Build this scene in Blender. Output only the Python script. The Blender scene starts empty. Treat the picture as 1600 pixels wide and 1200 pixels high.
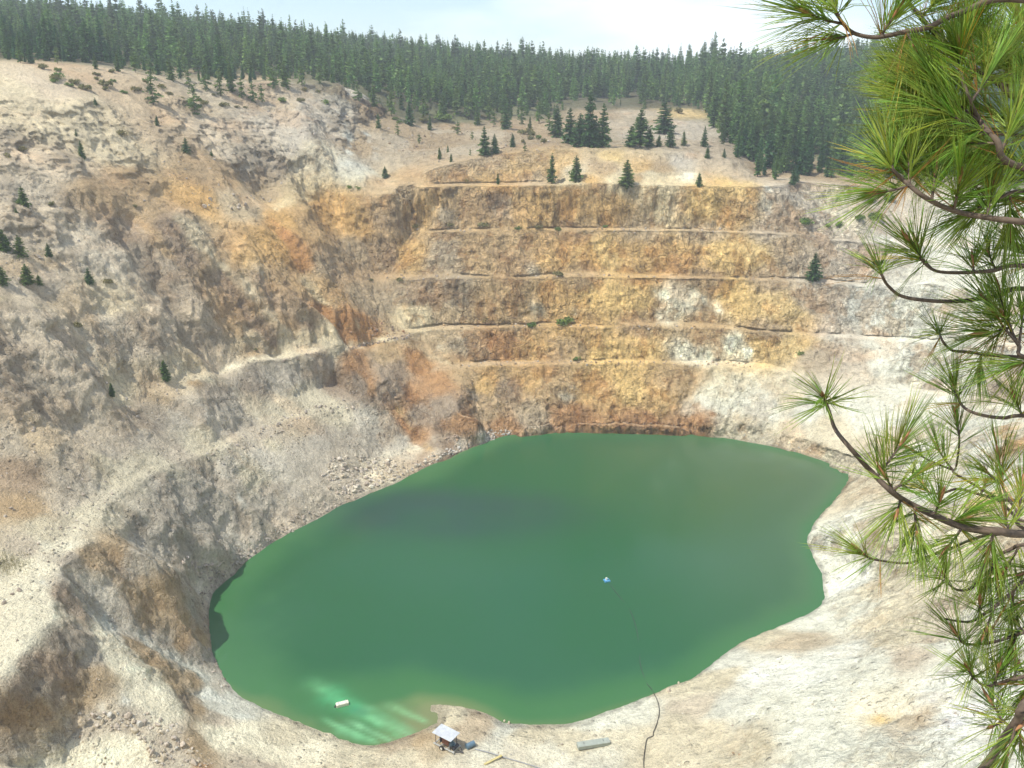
import bpy, math, random
import numpy as np
from mathutils import Vector
from mathutils.geometry import delaunay_2d_cdt

# ------------------------------------------------------------------ camera model
H = 80.0
F = 1331.0
PITCH = math.radians(18.7)
SP, CP = math.sin(PITCH), math.cos(PITCH)

def ray(u, v):
    a = (u - 800.0) / F
    b = (600.0 - v) / F
    return np.array([a, CP + b * SP, -SP + b * CP])

def at_z(u, v, z):
    d = ray(u, v)
    return np.array([0, 0, H]) + d * ((z - H) / d[2])

def at_d(u, v, D):
    return np.array([0, 0, H]) + ray(u, v) * D

def project(P):
    P = np.atleast_2d(P)
    q = P - np.array([0, 0, H])
    dep = q[:, 1] * CP - q[:, 2] * SP
    dep = np.where(np.abs(dep) < 1e-6, 1e-6, dep)
    b = (q[:, 1] * SP + q[:, 2] * CP) / dep
    return 800 + F * q[:, 0] / dep, 600 - F * b, dep

# ------------------------------------------------------------------ noise
_rng = np.random.RandomState(7)
_perm = _rng.permutation(256)
_perm = np.concatenate([_perm, _perm])
_rv = _rng.rand(256).astype(np.float32) * 2 - 1

def vnoise(x, y, z):
    xi = np.floor(x).astype(np.int64); yi = np.floor(y).astype(np.int64); zi = np.floor(z).astype(np.int64)
    fx = (x - xi); fy = (y - yi); fz = (z - zi)
    fx = fx * fx * fx * (fx * (fx * 6 - 15) + 10); fy = fy * fy * fy * (fy * (fy * 6 - 15) + 10); fz = fz * fz * fz * (fz * (fz * 6 - 15) + 10)
    def h(i, j, k):
        return _rv[_perm[_perm[_perm[i & 255] + (j & 255)] + (k & 255)]]
    c000 = h(xi, yi, zi); c100 = h(xi + 1, yi, zi); c010 = h(xi, yi + 1, zi); c110 = h(xi + 1, yi + 1, zi)
    c001 = h(xi, yi, zi + 1); c101 = h(xi + 1, yi, zi + 1); c011 = h(xi, yi + 1, zi + 1); c111 = h(xi + 1, yi + 1, zi + 1)
    a = c000 + (c100 - c000) * fx; b = c010 + (c110 - c010) * fx
    c = c001 + (c101 - c001) * fx; d = c011 + (c111 - c011) * fx
    e = a + (b - a) * fy; g = c + (d - c) * fy
    return e + (g - e) * fz

def fbm(x, y, z, octv=4, gain=0.5, ridged=False):
    s = 0; amp = 1; tot = 0; f = 1.0
    for o in range(octv):
        n = vnoise(x * f + 17.3 * o, y * f - 9.1 * o, z * f + 4.7 * o)
        if ridged:
            n = 1 - 2 * np.abs(n)
        s = s + n * amp; tot += amp; amp *= gain; f *= 2.03
    return s / tot

def sstep(a, b, x):
    t = np.clip((x - a) / (b - a), 0, 1)
    return t * t * (3 - 2 * t)

# ------------------------------------------------------------------ terrain feature lines (photo position + height or distance)
PTS = []
CEN = np.array([14.0, 150.0])

def resample(P, step=2.2):
    out = [P[0]]
    for a, b in zip(P[:-1], P[1:]):
        n = max(1, int(np.linalg.norm(b - a) / step))
        for k in range(1, n + 1):
            out.append(a + (b - a) * k / n)
    return out

def LZ(pts, step=2.2):
    P = resample([at_z(*p) for p in pts], step); PTS.extend(P); return P

def LD(pts, step=3.0):
    P = resample([at_d(*p) for p in pts], step); PTS.extend(P); return P

def bench(pts, w, dz=0.5, step=2.2):
    P = LZ(pts, step)
    for i, p in enumerate(P):
        o = p[:2] - CEN; o = o / np.linalg.norm(o)
        ww = w * (0.95 + 0.5 * math.sin(i * 0.37 + p[2]) * math.sin(i * 0.113 + 2 * p[2]))
        dzz = dz * .6 + 0.9 * max(0.0, math.sin(i * 0.21 + 1.7 * p[2]) * math.sin(i * 0.083 + p[2]) + 0.1)
        PTS.append(np.array([p[0] + o[0] * ww, p[1] + o[1] * ww, p[2] + dzz]))

SHORE = [(360,1080),(338,1040),(325,1010),(322,960),(330,925),(362,898),(385,875),(420,850),(460,828),(500,808),(530,790),(570,775),
 (620,755),(660,735),(700,715),(740,697),(790,680),(850,673),(900,671),(970,672),(1030,674),(1080,678),(1140,685),(1200,696),(1260,711),
 (1300,724),(1330,739),(1322,760),(1300,785),(1270,820),(1263,845),(1270,870),(1282,895),(1290,935),(1285,945),(1250,965),(1200,985),
 (1160,1003),(1130,1025),(1080,1060),(1030,1080),(990,1095),(940,1112),(900,1126),(880,1130),(820,1130),(790,1128),(760,1115),(720,1106)]
BAY = [(720,1106),(690,1102),(672,1100),(690,1118),(690,1132),(660,1146),(620,1156),(580,1166),(540,1159),(500,1145),(450,1126),(400,1102),(360,1080)]
sh = LZ([(u, v, 0) for u, v in SHORE])
LZ([(u, v, 0) for u, v in BAY], 1.2)
for p in sh:
    for s, z in ((0.95, -1.6), (0.82, -6), (0.5, -14)):
        if s == 0.95 and p[1] < 101: z = -0.9
        PTS.append(np.array([CEN[0] + (p[0] - CEN[0]) * s, CEN[1] + (p[1] - CEN[1]) * s, z]))
PTS.append(np.array([CEN[0], CEN[1], -15]))
for u, v, z in ((620,1130,-.25),(560,1145,-.3),(660,1128,-.15),(500,1115,-.6),(580,1110,-.7),(450,1090,-.8),(640,1105,-.5),(655,1095,-.6),(540,1085,-1.2),(400,1070,-.8),
                (700,1085,-1.2),(640,1070,-1.8)):
    PTS.append(at_z(u, v, z))

# back wall benches
LZ([(760,676,1.2),(800,668,1.3),(850,662,1.6),(900,659,1.8),(960,659,1.8),(1030,662,1.8),(1080,667,1.7),(1110,674,1.3)])
LZ([(820,661,3.2),(860,656,3.3),(900,654,3.4),(960,654,3.4),(1030,656,3.4),(1080,660,3.2),(1130,664,2.6),(1200,672,2.6),(1280,695,2.4),(1345,730,2.5)])
bench([(726,575,13.3),(760,572,13.3),(810,570,13.3),(900,568,13.3),(1000,568,13.4),(1100,570,13.5),(1190,575,13.5),(1260,590,12.8),(1300,600,12.2),
       (1400,610,12.6),(1500,620,16),(1600,640,21)], 2.6)
bench([(640,520,20.8),(690,512,21),(760,512,21),(850,508,21.3),(950,512,21.2),(1069,512,21.2),(1150,515,21),(1200,520,20.8),(1290,525,20.5),(1400,530,20.8),(1500,535,23.5),(1600,540,27)], 2.6)
bench([(545,440,31),(600,436,32),(700,437,32.4),(800,436,32.6),(900,433,32.8),(1000,434,32.6),(1100,435,32.6),(1200,437,32.5),(1280,441,32),(1350,447,31.5),(1450,449,33.5),(1600,450,36)], 2.8)
bench([(640,362,43),(700,361,43.6),(800,360,43.9),(900,358,44),(1000,359,44),(1100,361,43.9),(1200,365,43.7),(1300,375,41.5),(1400,382,41),(1500,382,42),(1600,380,44)], 2.8)
bench([(540,303,54),(600,296,54.8),(700,291,55.4),(800,290,55.6),(900,289,55.8),(1000,290,55.8),(1100,291,55.7),(1200,291,55.5),(1260,287,55.5),(1350,290,54.6),(1450,300,52.5),(1600,310,52.5)], 4.0)
LZ([(600,283,56.2),(680,262,60.05),(780,238,64.0),(850,234,64.6),(950,235,64.5),(1050,236,64.35),(1130,240,63.5),(1180,272,57.6)])
LD([(600,240,262),(700,228,276),(780,216,286),(900,214,290),(1050,214,290),(1120,225,280)])
LD([(650,196,300),(800,183,330),(950,167,352),(1100,170,346),(1250,195,345),(1400,205,350),(1600,210,350)])
LD([(1190,262,266),(1250,272,266),(1350,278,262),(1500,284,262),(1600,290,262)])
LD([(1130,215,290),(1200,245,284),(1350,255,284),(1500,262,284),(1600,266,284)])
# left: lower haul road crest above the lake
LZ([(-110,1090,20.6),(0,1060,20.5),(40,1010,20.5),(85,960,20.2),(98,890,20),(130,850,19.9),(175,778,19.5),(217,750,18.7),(245,736,18),(297,718,16),(350,700,15),(385,680,14),
    (440,662,13),(490,648,12),(550,628,11.5),(600,622,11),(640,600,12.5),(680,571,14)])
LZ([(-110,960,21.8),(0,940,21.2),(50,890,21),(80,845,20.8),(120,800,20.6),(165,762,20.1),(205,738,19.3),(240,722,18.5),(290,705,16.6),(345,688,15.5),(380,668,14.6),(430,652,13.6),(485,638,12.6)])
# talus tongue and brown spur on the left-back corner
LZ([(600,590,15.5),(640,640,8),(670,680,3.5),(692,708,0.8)])
LZ([(600,700,2.5),(560,735,2.2)]); LZ([(520,720,6),(470,760,5),(430,800,3.5)])
LZ([(700,640,7.5),(740,650,6.5),(720,680,2.6)])
# upper road on the left
LZ([(-110,700,31),(0,690,30),(60,680,29.3),(100,660,28),(150,640,27),(200,625,26),(250,604,25.2),(300,602,24.5),(350,577,23.7),(400,565,23.2),(450,558,22.6),(540,546,21.2),(575,537,21),(628,527,20.8),(655,540,18),(680,571,14)])
LZ([(200,612,27),(250,592,26.3),(300,588,25),(350,567,24.1),(400,555,23.6),(450,549,22.9),(540,538,21.5),(600,528,21.2)])
LZ([(310,625,23),(380,630,17.6),(430,625,15.8),(520,600,14)])
# shelves above
LZ([(-110,468,49),(0,458,47.6),(60,451,46.5),(147,443,45),(200,458,41.6),(260,468,38.6)])
LZ([(-110,486,48),(0,480,46.2),(57,478,45),(160,480,41.5),(230,480,39),(262,478,38)])
LZ([(0,430,50),(60,425,48.5),(140,425,46.5)])
LD([(0,392,157),(80,392,165),(150,385,178)])
LD([(0,380,160),(80,380,169),(150,370,182)])
LD([(60,335,170),(130,331,179),(190,335,184),(240,337,190),(300,340,198),(370,343,205),(440,345,212),(490,330,224)])
LD([(60,333,172),(130,329,181),(190,332.5,187),(240,334.5,193),(300,337.5,201),(400,342,211),(440,343,215)])
LD([(190,390,185)])
LD([(240,430,180),(280,490,182),(320,540,185)])
LD([(330,420,194),(400,480,198),(450,530,203)])
LD([(400,420,200),(440,470,203),(490,510,207)])
LD([(470,400,214),(520,470,212),(560,505,213)])
LD([(0,300,166),(80,293,173),(130,270,182),(165,285,185)])
LD([(0,262,173),(100,258,184),(190,258,196),(300,250,212),(400,240,230),(500,235,248),(560,240,258)])
LD([(0,218,179),(80,228,188),(150,242,195)])
LD([(0,145,190),(80,145,198),(150,150,207),(200,168,213)])
LD([(300,180,232),(400,180,248),(500,180,264),(560,195,272)])
LD([(350,285,221),(400,300,226)])
# rim on the left and the wooded hill behind
LD([(-60,97,198),(0,95,206),(60,97,213),(130,101,221),(200,109,229),(260,121,239),(350,131,253),(430,128,265),(520,131,279),(570,149,286),(620,180,292)])
LD([(-60,92,225),(0,90,232),(130,96,248),(260,115,266),(350,125,280),(430,122,292),(520,125,306)], 6)
for u, v, D in ((-200,20,400),(0,28,400),(150,38,420),(300,56,450),(430,68,480),(560,80,520),(680,94,560),(800,108,600),(950,124,600),(1080,134,560),(1200,118,500),(1350,104,450),(1500,104,450),(1700,104,450),
                (0,70,900),(300,85,900),(560,100,900),(800,125,900),(1080,150,900),(1350,125,900),(1600,125,900)):
    PTS.append(at_d(u, v, D))
# foreground left: spur, ramp, gully
LZ([(165,1000,14.2),(215,1040,11.4),(255,1080,9.5),(275,1140,8),(310,1200,6.5)], 1.5)
LZ([(150,1008,15.0),(138,1060,14.2),(125,1105,13.2)], 1.5)
LZ([(108,905,18.8),(125,925,16.2),(160,960,13.5),(220,1000,8.6),(280,1040,4.3),(340,1075,1),(368,1092,0.2)], 1.5)
LZ([(180,900,15.5),(230,935,10.5),(290,985,5)], 2)
LZ([(250,1055,8),(300,1090,4.6),(400,1140,2.4),(450,1180,2)], 2); LZ([(330,1160,5),(380,1195,4)])
LZ([(-100,1140,16.5),(0,1120,16.5),(60,1130,14.4),(100,1090,14.6)], 2)
LZ([(-80,1210,13.5),(0,1200,12.8),(60,1175,11.2),(110,1135,11.6),(200,1122,10.6),(262,1130,8.8)], 2)
LZ([(90,1200,9.6),(150,1165,10),(220,1160,9),(260,1200,7.2)], 2)
LZ([(240,870,16),(280,900,8.5),(310,930,2.5)],3); LZ([(270,820,13),(330,850,7),(370,870,2)],3); LZ([(340,760,10.5),(400,800,6)],3)
# pump platform and the right bank
for u, v, z in ((450,1200,2.4),(560,1182,1.2),(640,1166,.7),(700,1142,.75),(750,1126,.6),(706,1113,.4),(640,1200,1.5),(760,1160,.9),(830,1145,.7),(830,1160,1),(900,1150,.95),(830,1200,1.6),
    (920,1176,1.5),(1000,1130,1.5),(1000,1200,3),(1100,1090,3),(1100,1200,6),(1200,1010,2.5),(1200,1100,7.5),(1200,1200,11),(1300,960,2),(1310,1000,5),(1300,1100,12),(1350,1200,18),
    (1350,900,3.2),(1400,900,7),(1400,1000,11),(1500,900,14),(1500,1000,17),(1500,1100,20),(1500,1200,24),(1600,900,19),(1600,1050,23),(1600,1200,27),
    (1330,800,3.2),(1400,800,11),(1500,780,17),(1600,780,23),(1350,738,2.7),(1400,700,8),(1500,700,15),(1600,700,22.5),(1320,870,2.4),(1660,900,24),(1400,1120,16),
    (1450,950,12.2),(1260,1050,7.5)):
    PTS.append(at_z(u, v, z))
# ground outside the picture
for p in ((0,0,78.3),(2.2,1.2,78.2),(-4,1,78.3),(0,1.2,78.3),(0,4,73.5),(5,4,73.5),(-8,5,72.5),(0,9,67),(0,30,44),(0,55,20),(0,70,6),(20,70,9),(-20,72,6),(-35,52,24),(-45,60,18),(-30,20,55),(32,44,28),(30,20,57),(-70,40,24),(-84,60,23),(-104,100,40),
          (-125,150,62),(-165,205,91),(-215,300,100),(82,50,46),(100,100,52),(128,150,56),(165,200,62),(205,260,68),(0,-50,84),(-100,0,84),(100,0,84),(-300,-300,100),(300,-300,100),
          (-600,300,112),(600,300,90),(-1500,-1500,100),(1500,-1500,100),(-1500,1800,95),(1500,1800,85),(0,1800,85),(0,2900,70),(-2900,-2900,90),(2900,-2900,90),(-2900,2900,80),(2900,2900,80),(0,-2900,90)):
    PTS.append(np.array(p, float))

def build_map():
    P = []; cell = {}
    for p in PTS:
        k = (int(p[0] // 0.9), int(p[1] // 0.9))
        if k in cell: continue
        cell[k] = 1; P.append(p)
    P = np.array(P)
    r = delaunay_2d_cdt([Vector((p[0], p[1])) for p in P], [], [], 0, 1e-5)
    V = np.array([[v[0], v[1]] for v in r[0]])
    Z = np.array([P[o[0]][2] if o else 0 for o in r[3]])
    T = np.array([f for f in r[2]])
    return V, Z, T

def raster(V, Z, T, x0, y0, nx, ny, st):
    out = np.full((ny, nx), np.nan)
    for t in T:
        a, b, c = V[t[0]], V[t[1]], V[t[2]]
        i0 = max(0, int(math.floor((min(a[0], b[0], c[0]) - x0) / st))); i1 = min(nx - 1, int(math.ceil((max(a[0], b[0], c[0]) - x0) / st)))
        j0 = max(0, int(math.floor((min(a[1], b[1], c[1]) - y0) / st))); j1 = min(ny - 1, int(math.ceil((max(a[1], b[1], c[1]) - y0) / st)))
        if i1 < i0 or j1 < j0: continue
        X, Y = np.meshgrid(x0 + np.arange(i0, i1 + 1) * st, y0 + np.arange(j0, j1 + 1) * st)
        den = (b[1] - c[1]) * (a[0] - c[0]) + (c[0] - b[0]) * (a[1] - c[1])
        if abs(den) < 1e-12: continue
        w0 = ((b[1] - c[1]) * (X - c[0]) + (c[0] - b[0]) * (Y - c[1])) / den
        w1 = ((c[1] - a[1]) * (X - c[0]) + (a[0] - c[0]) * (Y - c[1])) / den
        w2 = 1 - w0 - w1
        m = (w0 >= -1e-6) & (w1 >= -1e-6) & (w2 >= -1e-6)
        z = w0 * Z[t[0]] + w1 * Z[t[1]] + w2 * Z[t[2]]
        s = out[j0:j1 + 1, i0:i1 + 1]
        s[m] = z[m]
    return out

def blur(A, s):
    r = int(3 * s + 1); k = np.exp(-0.5 * (np.arange(-r, r + 1) / s) ** 2); k /= k.sum()
    B = np.pad(A, ((r, r), (0, 0)), 'edge'); B = sum(k[i] * B[i:i + A.shape[0]] for i in range(2 * r + 1))
    C = np.pad(B, ((0, 0), (r, r)), 'edge'); return sum(k[i] * C[:, i:i + A.shape[1]] for i in range(2 * r + 1))

FX0, FY0, FST = -230.0, -10.0, 0.5
FNX, FNY = 960, 900
CX0, CY0, CST = -2800.0, -2800.0, 10.0
CNX, CNY = 561, 561
_V, _Z, _T = build_map()
FRAW = raster(_V, _Z, _T, FX0, FY0, FNX, FNY, FST)
_yy, _xx = np.meshgrid(FY0 + np.arange(FNY) * FST, FX0 + np.arange(FNX) * FST, indexing='ij')
_soft = blur(FRAW, 15.0)
_w = 0.72 * sstep(-22, -48, _xx) * sstep(23, 33, _soft) * sstep(270, 235, _yy) * sstep(95, 115, _yy)
FRAW = FRAW * (1 - _w) + _soft * _w
FMAP = blur(FRAW, 0.9)
FSOFT = blur(FRAW, 4.5)
CMAP = raster(_V, _Z, _T, CX0, CY0, CNX, CNY, CST)
CMAP = blur(np.nan_to_num(CMAP, nan=85.0), 1.2)

def bil(A, x, y, x0, y0, st):
    fx = np.clip((x - x0) / st, 0, A.shape[1] - 1.001); fy = np.clip((y - y0) / st, 0, A.shape[0] - 1.001)
    i = fx.astype(int); j = fy.astype(int); fx = fx - i; fy = fy - j
    return (A[j, i] * (1 - fx) + A[j, i + 1] * fx) * (1 - fy) + (A[j + 1, i] * (1 - fx) + A[j + 1, i + 1] * fx) * fy

def zmap(x, y):
    x = np.asarray(x, float); y = np.asarray(y, float)
    e = np.minimum.reduce([x - FX0, FX0 + (FNX - 1) * FST - x, y - FY0, FY0 + (FNY - 1) * FST - y])
    w = sstep(2, 14, e)
    return bil(FMAP, x, y, FX0, FY0, FST) * w + bil(CMAP, x, y, CX0, CY0, CST) * (1 - w)

def hit(u, v, dmin=20, dmax=1500):
    """first point of the ground seen at a photo position"""
    d = ray(u, v); D = np.concatenate([np.arange(dmin, 420, 0.25), np.arange(420, dmax, 2)])
    P = np.array([0, 0, H])[None] + d[None] * D[:, None]
    below = P[:, 2] < np.maximum(zmap(P[:, 0], P[:, 1]), 0)
    k = int(np.argmax(below)) if below.any() else len(D) - 1
    return P[k]

# scree chutes and the spurs between them on the left wall
_cut = np.zeros_like(FMAP)
for amp, wid, pl in ((-3.2, 3.6, (200,345,245,440,290,510,330,552)), (2.2, 2.6, (292,345,332,400,402,470,520,540)), (-2.4, 2.6, (345,425,385,480,428,535)), (2.2, 2.2, (385,400,452,480,520,533)),
                     (-2.4, 2.8, (432,352,475,420,510,485,572,526)), (1.8, 2.2, (472,400,515,470,562,518)), (-2.2, 3.0, (575,565,610,610,650,680)), (0.9, 2.6, (598,612,645,665,694,710)), (-2.0, 3.0, (560,380,590,420)),
                     (-2.0, 3.0, (105,485,140,545,200,600)), (-1.8, 3.0, (165,485,205,560)), (1.6, 3.0, (60,500,110,580,170,650)), (-2.0, 4.0, (20,520,60,600,100,650)), (-2.5, 4, (400,240,410,300)), (2.0, 4, (470,180,490,240))):
    uv = list(zip(pl[::2], pl[1::2])); S = []
    for (u0, v0), (u1, v1) in zip(uv[:-1], uv[1:]):
        n = max(2, int(math.hypot(u1 - u0, v1 - v0) / 10))
        S += [hit(u0 + (u1 - u0) * t / n, v0 + (v1 - v0) * t / n)[:2] for t in range(n + 1)]
    S = np.array(S); i0, i1 = int((S[:, 0].min() - 15 - FX0) / FST), int((S[:, 0].max() + 15 - FX0) / FST); j0, j1 = int((S[:, 1].min() - 15 - FY0) / FST), int((S[:, 1].max() + 15 - FY0) / FST)
    xs = _xx[j0:j1, i0:i1]; ys = _yy[j0:j1, i0:i1]; best = np.full(xs.shape, 1e9)
    for a, b in zip(S[:-1], S[1:]):
        d = b - a; L2 = d @ d + 1e-9; t = np.clip(((xs - a[0]) * d[0] + (ys - a[1]) * d[1]) / L2, 0, 1)
        best = np.minimum(best, (xs - a[0] - t * d[0]) ** 2 + (ys - a[1] - t * d[1]) ** 2)
    _cut[j0:j1, i0:i1] += amp * np.exp(-best / wid ** 2)
FMAP = FMAP + _cut
# ------------------------------------------------------------------ scene basics
scene = bpy.context.scene
COL = scene.collection

def link(o, parent=None):
    COL.objects.link(o)
    if parent is not None:
        o.parent = parent
    return o

def tag(o, label=None, cat=None, group=None, kind=None):
    if label: o['label'] = label
    if cat: o['category'] = cat
    if group: o['group'] = group
    if kind: o['kind'] = kind
    return o

def np_mesh(name, verts, faces, smooth=False):
    """faces: (n,3) or (n,4) int array"""
    verts = np.asarray(verts, np.float32); faces = np.asarray(faces, np.int32)
    me = bpy.data.meshes.new(name)
    n = len(faces); k = faces.shape[1]
    me.vertices.add(len(verts)); me.vertices.foreach_set('co', verts.ravel())
    me.loops.add(n * k); me.loops.foreach_set('vertex_index', faces.ravel())
    me.polygons.add(n); me.polygons.foreach_set('loop_start', np.arange(n, dtype=np.int32) * k)
    me.polygons.foreach_set('use_smooth', np.full(n, smooth))
    me.update(calc_edges=True)
    return me

def set_col(me, name, rgb):
    a = me.attributes.new(name, 'FLOAT_COLOR', 'POINT')
    rgba = np.ones((len(me.vertices), 4), np.float32); rgba[:, :3] = rgb
    a.data.foreach_set('color', rgba.ravel())

def set_float(me, name, v):
    a = me.attributes.new(name, 'FLOAT', 'POINT'); a.data.foreach_set('value', np.asarray(v, np.float32))

class NT:
    """small helper to write node materials"""
    def __init__(self, name):
        self.m = bpy.data.materials.new(name); self.m.use_nodes = True
        self.t = self.m.node_tree; self.b = self.t.nodes['Principled BSDF']; self.out = self.t.nodes['Material Output']
    def n(self, typ, **kw):
        nd = self.t.nodes.new(typ)
        for k, v in kw.items():
            if k in nd.inputs: nd.inputs[k].default_value = v
            else: setattr(nd, k, v)
        return nd
    def l(self, a, b): self.t.links.new(a, b)
    def mix(self, mode, fac, a, b):
        nd = self.n('ShaderNodeMix', data_type='RGBA', blend_type=mode)
        for s, v in ((nd.inputs[0], fac), (nd.inputs[6], a), (nd.inputs[7], b)):
            if isinstance(v, bpy.types.NodeSocket): self.l(v, s)
            elif isinstance(v, tuple): s.default_value = (*v, 1) if len(v) == 3 else v
            else: s.default_value = v
        return nd.outputs[2]
    def math(self, op, a, b=0.0, c=0.0):
        nd = self.n('ShaderNodeMath', operation=op)
        for i, v in enumerate((a, b, c)):
            if isinstance(v, bpy.types.NodeSocket): self.l(v, nd.inputs[i])
            else: nd.inputs[i].default_value = v
        return nd.outputs[0]
    def ramp(self, fac, stops):
        nd = self.n('ShaderNodeValToRGB'); self.l(fac, nd.inputs[0]); e = nd.color_ramp.elements
        while len(e) < len(stops): e.new(0.5)
        for i, (p, c) in enumerate(stops):
            e[i].position = p; e[i].color = (c, c, c, 1) if isinstance(c, (int, float)) else (*c, 1)
        return nd.outputs[0]
    def noise(self, vec, scale, detail=4, rough=0.55):
        nd = self.n('ShaderNodeTexNoise'); nd.inputs['Scale'].default_value = scale; nd.inputs['Detail'].default_value = detail; nd.inputs['Roughness'].default_value = rough
        if vec is not None: self.l(vec, nd.inputs['Vector'])
        return nd.outputs[0]

def plain(name, rgb, rough=0.6, metal=0.0, var=0.12, scale=6.0):
    k = NT(name); tc = k.n('ShaderNodeTexCoord')
    f = k.ramp(k.noise(tc.outputs['Object'], scale, 5), [(0.3, 1 - var), (0.7, 1 + 0.0)])
    k.l(k.mix('MULTIPLY', 1.0, tuple(rgb), f), k.b.inputs['Base Color'])
    k.b.inputs['Roughness'].default_value = rough; k.b.inputs['Metallic'].default_value = metal
    return k.m

# ------------------------------------------------------------------ ground mesh (one sheet to the horizon)
r = np.concatenate([np.arange(0.6, 60, 2.2), np.arange(60, 195, 0.36), np.arange(195, 292, 0.25), np.arange(292, 430, 1.1), np.arange(430, 1000, 9), np.geomspace(1000, 1800, 10)])
az = np.radians(np.concatenate([np.arange(-37, 37, 0.072), np.arange(37, 323 - 2, 3.6)]))
NR, NA = len(r), len(az)
RR, AA = np.meshgrid(r, az, indexing='ij')
GX = (RR * np.sin(AA)).ravel(); GY = (RR * np.cos(AA)).ravel()
GZ = zmap(GX, GY)
e = 0.6
dzx = (zmap(GX + e, GY) - zmap(GX - e, GY)) / (2 * e); dzy = (zmap(GX, GY + e) - zmap(GX, GY - e)) / (2 * e)
slope = np.hypot(dzx, dzy)
def soft(x, y): return bil(FSOFT, x, y, FX0, FY0, FST)
e = 1.5
sx = (soft(GX + e, GY) - soft(GX - e, GY)) / (2 * e); sy = (soft(GX, GY + e) - soft(GX, GY - e)) / (2 * e)
sl2 = np.hypot(sx, sy) + 1e-6
nx_, ny_ = -sx / sl2, -sy / sl2                       # downhill direction
_lf = sstep(-25, -45, GX) * sstep(262, 235, GY)
steep = (sstep(0.55, 1.25, slope) * _lf + sstep(0.50 - .18 * sstep(70, 90, GX), 1.0 - .2 * sstep(70, 90, GX), slope) * (1 - _lf)) * (GZ > -0.5)
mid = sstep(0.25, 0.7, slope)
near = (RR.ravel() < 440) & (RR.ravel() > 58)
# horizontal direction along the wall, for ribs and gullies that run down the fall line
dist_c = np.hypot(GX - CEN[0], GY - CEN[1]); ang_c = np.arctan2(GX - CEN[0], GY - CEN[1])
warp = fbm(GX / 14, GY / 14, GZ / 14, 3)
arc = ang_c * 95 + warp * 3.0
flute = fbm(arc / 4.2, GZ / 26, dist_c / 60, 5, 0.62, ridged=True)
rock = fbm(GX / 7, GY / 7, GZ / 8 + 3.3, 6, 0.6)
rid = fbm(GX / 4.5 + 9, GY / 4.5, GZ / 5, 5, 0.62, ridged=True)
fine = fbm(GX / 1.7, GY / 1.7 + 5, GZ / 1.7, 4, 0.6)
big = fbm(GX / 34, GY / 34, GZ / 34 + 7, 3)
leftw = sstep(0, -30, GX) * sstep(260, 200, GY)
hold = sstep(0.15, 0.6, sl2) * (1 - 0.35 * leftw * sstep(34, 20, GZ))
push = steep * (flute * 1.0 + rock * 1.5 + rid * 0.9 + fine * 0.28)
push += (1 - steep) * mid * (flute * 0.5 + rid * 0.35 + rock * 0.45)
strat = Z_S = (GZ / 2.4 + 1.9 * fbm(GX / 13, GY / 16, GZ / 16 + 9, 4)); strat = strat - np.floor(strat)
push = push * (1 - .2 * sstep(205, 215, GY)) + steep * np.where(strat < .8, strat / .8, (1 - strat) / .2) * 0.5 * sstep(-.1, .4, fbm(GX / 13, GY / 13, GZ / 13 + 3, 3))
push += steep * big * 1.6
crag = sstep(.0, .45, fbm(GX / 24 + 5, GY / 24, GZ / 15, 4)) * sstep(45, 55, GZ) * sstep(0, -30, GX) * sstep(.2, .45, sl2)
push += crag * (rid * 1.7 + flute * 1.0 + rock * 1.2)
lift = near * (0.5 * fbm(GX / 6, GY / 6, GX * 0 + 2, 4) * sstep(1.8, .4, np.abs(GZ)) + fine * 0.12 + rock * 0.22 * (0.35 + mid) + fbm(GX / 0.8, GY / 0.8, GZ / 0.8, 2) * 0.07)
lift = lift + sstep(258, 268, GY) * near * (1.1 * fbm(GX / 15, GY / 15, GX * 0, 3) + .5 * fbm(GX / 5, GY / 5, GX * 0 + 4, 3, ridged=True))
shorew = sstep(-0.2, 2.5, GZ)
push *= hold * np.where(near, 1, 0.0) * (0.25 + 0.75 * shorew)
lift = lift * (0.3 + 0.7 * shorew) + np.where(near, 0, big * 0.8)
X = GX + nx_ * push; Y = GY + ny_ * push; Z = GZ + lift
verts = np.stack([X, Y, Z], 1)
idx = np.arange(NR * NA).reshape(NR, NA)
nxt = np.roll(idx, -1, axis=1)
quads = np.stack([idx[:-1].ravel(), nxt[:-1].ravel(), nxt[1:].ravel(), idx[1:].ravel()], 1)[:, ::-1]
ground_me = np_mesh('ground', verts, quads, True)
del quads

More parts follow.
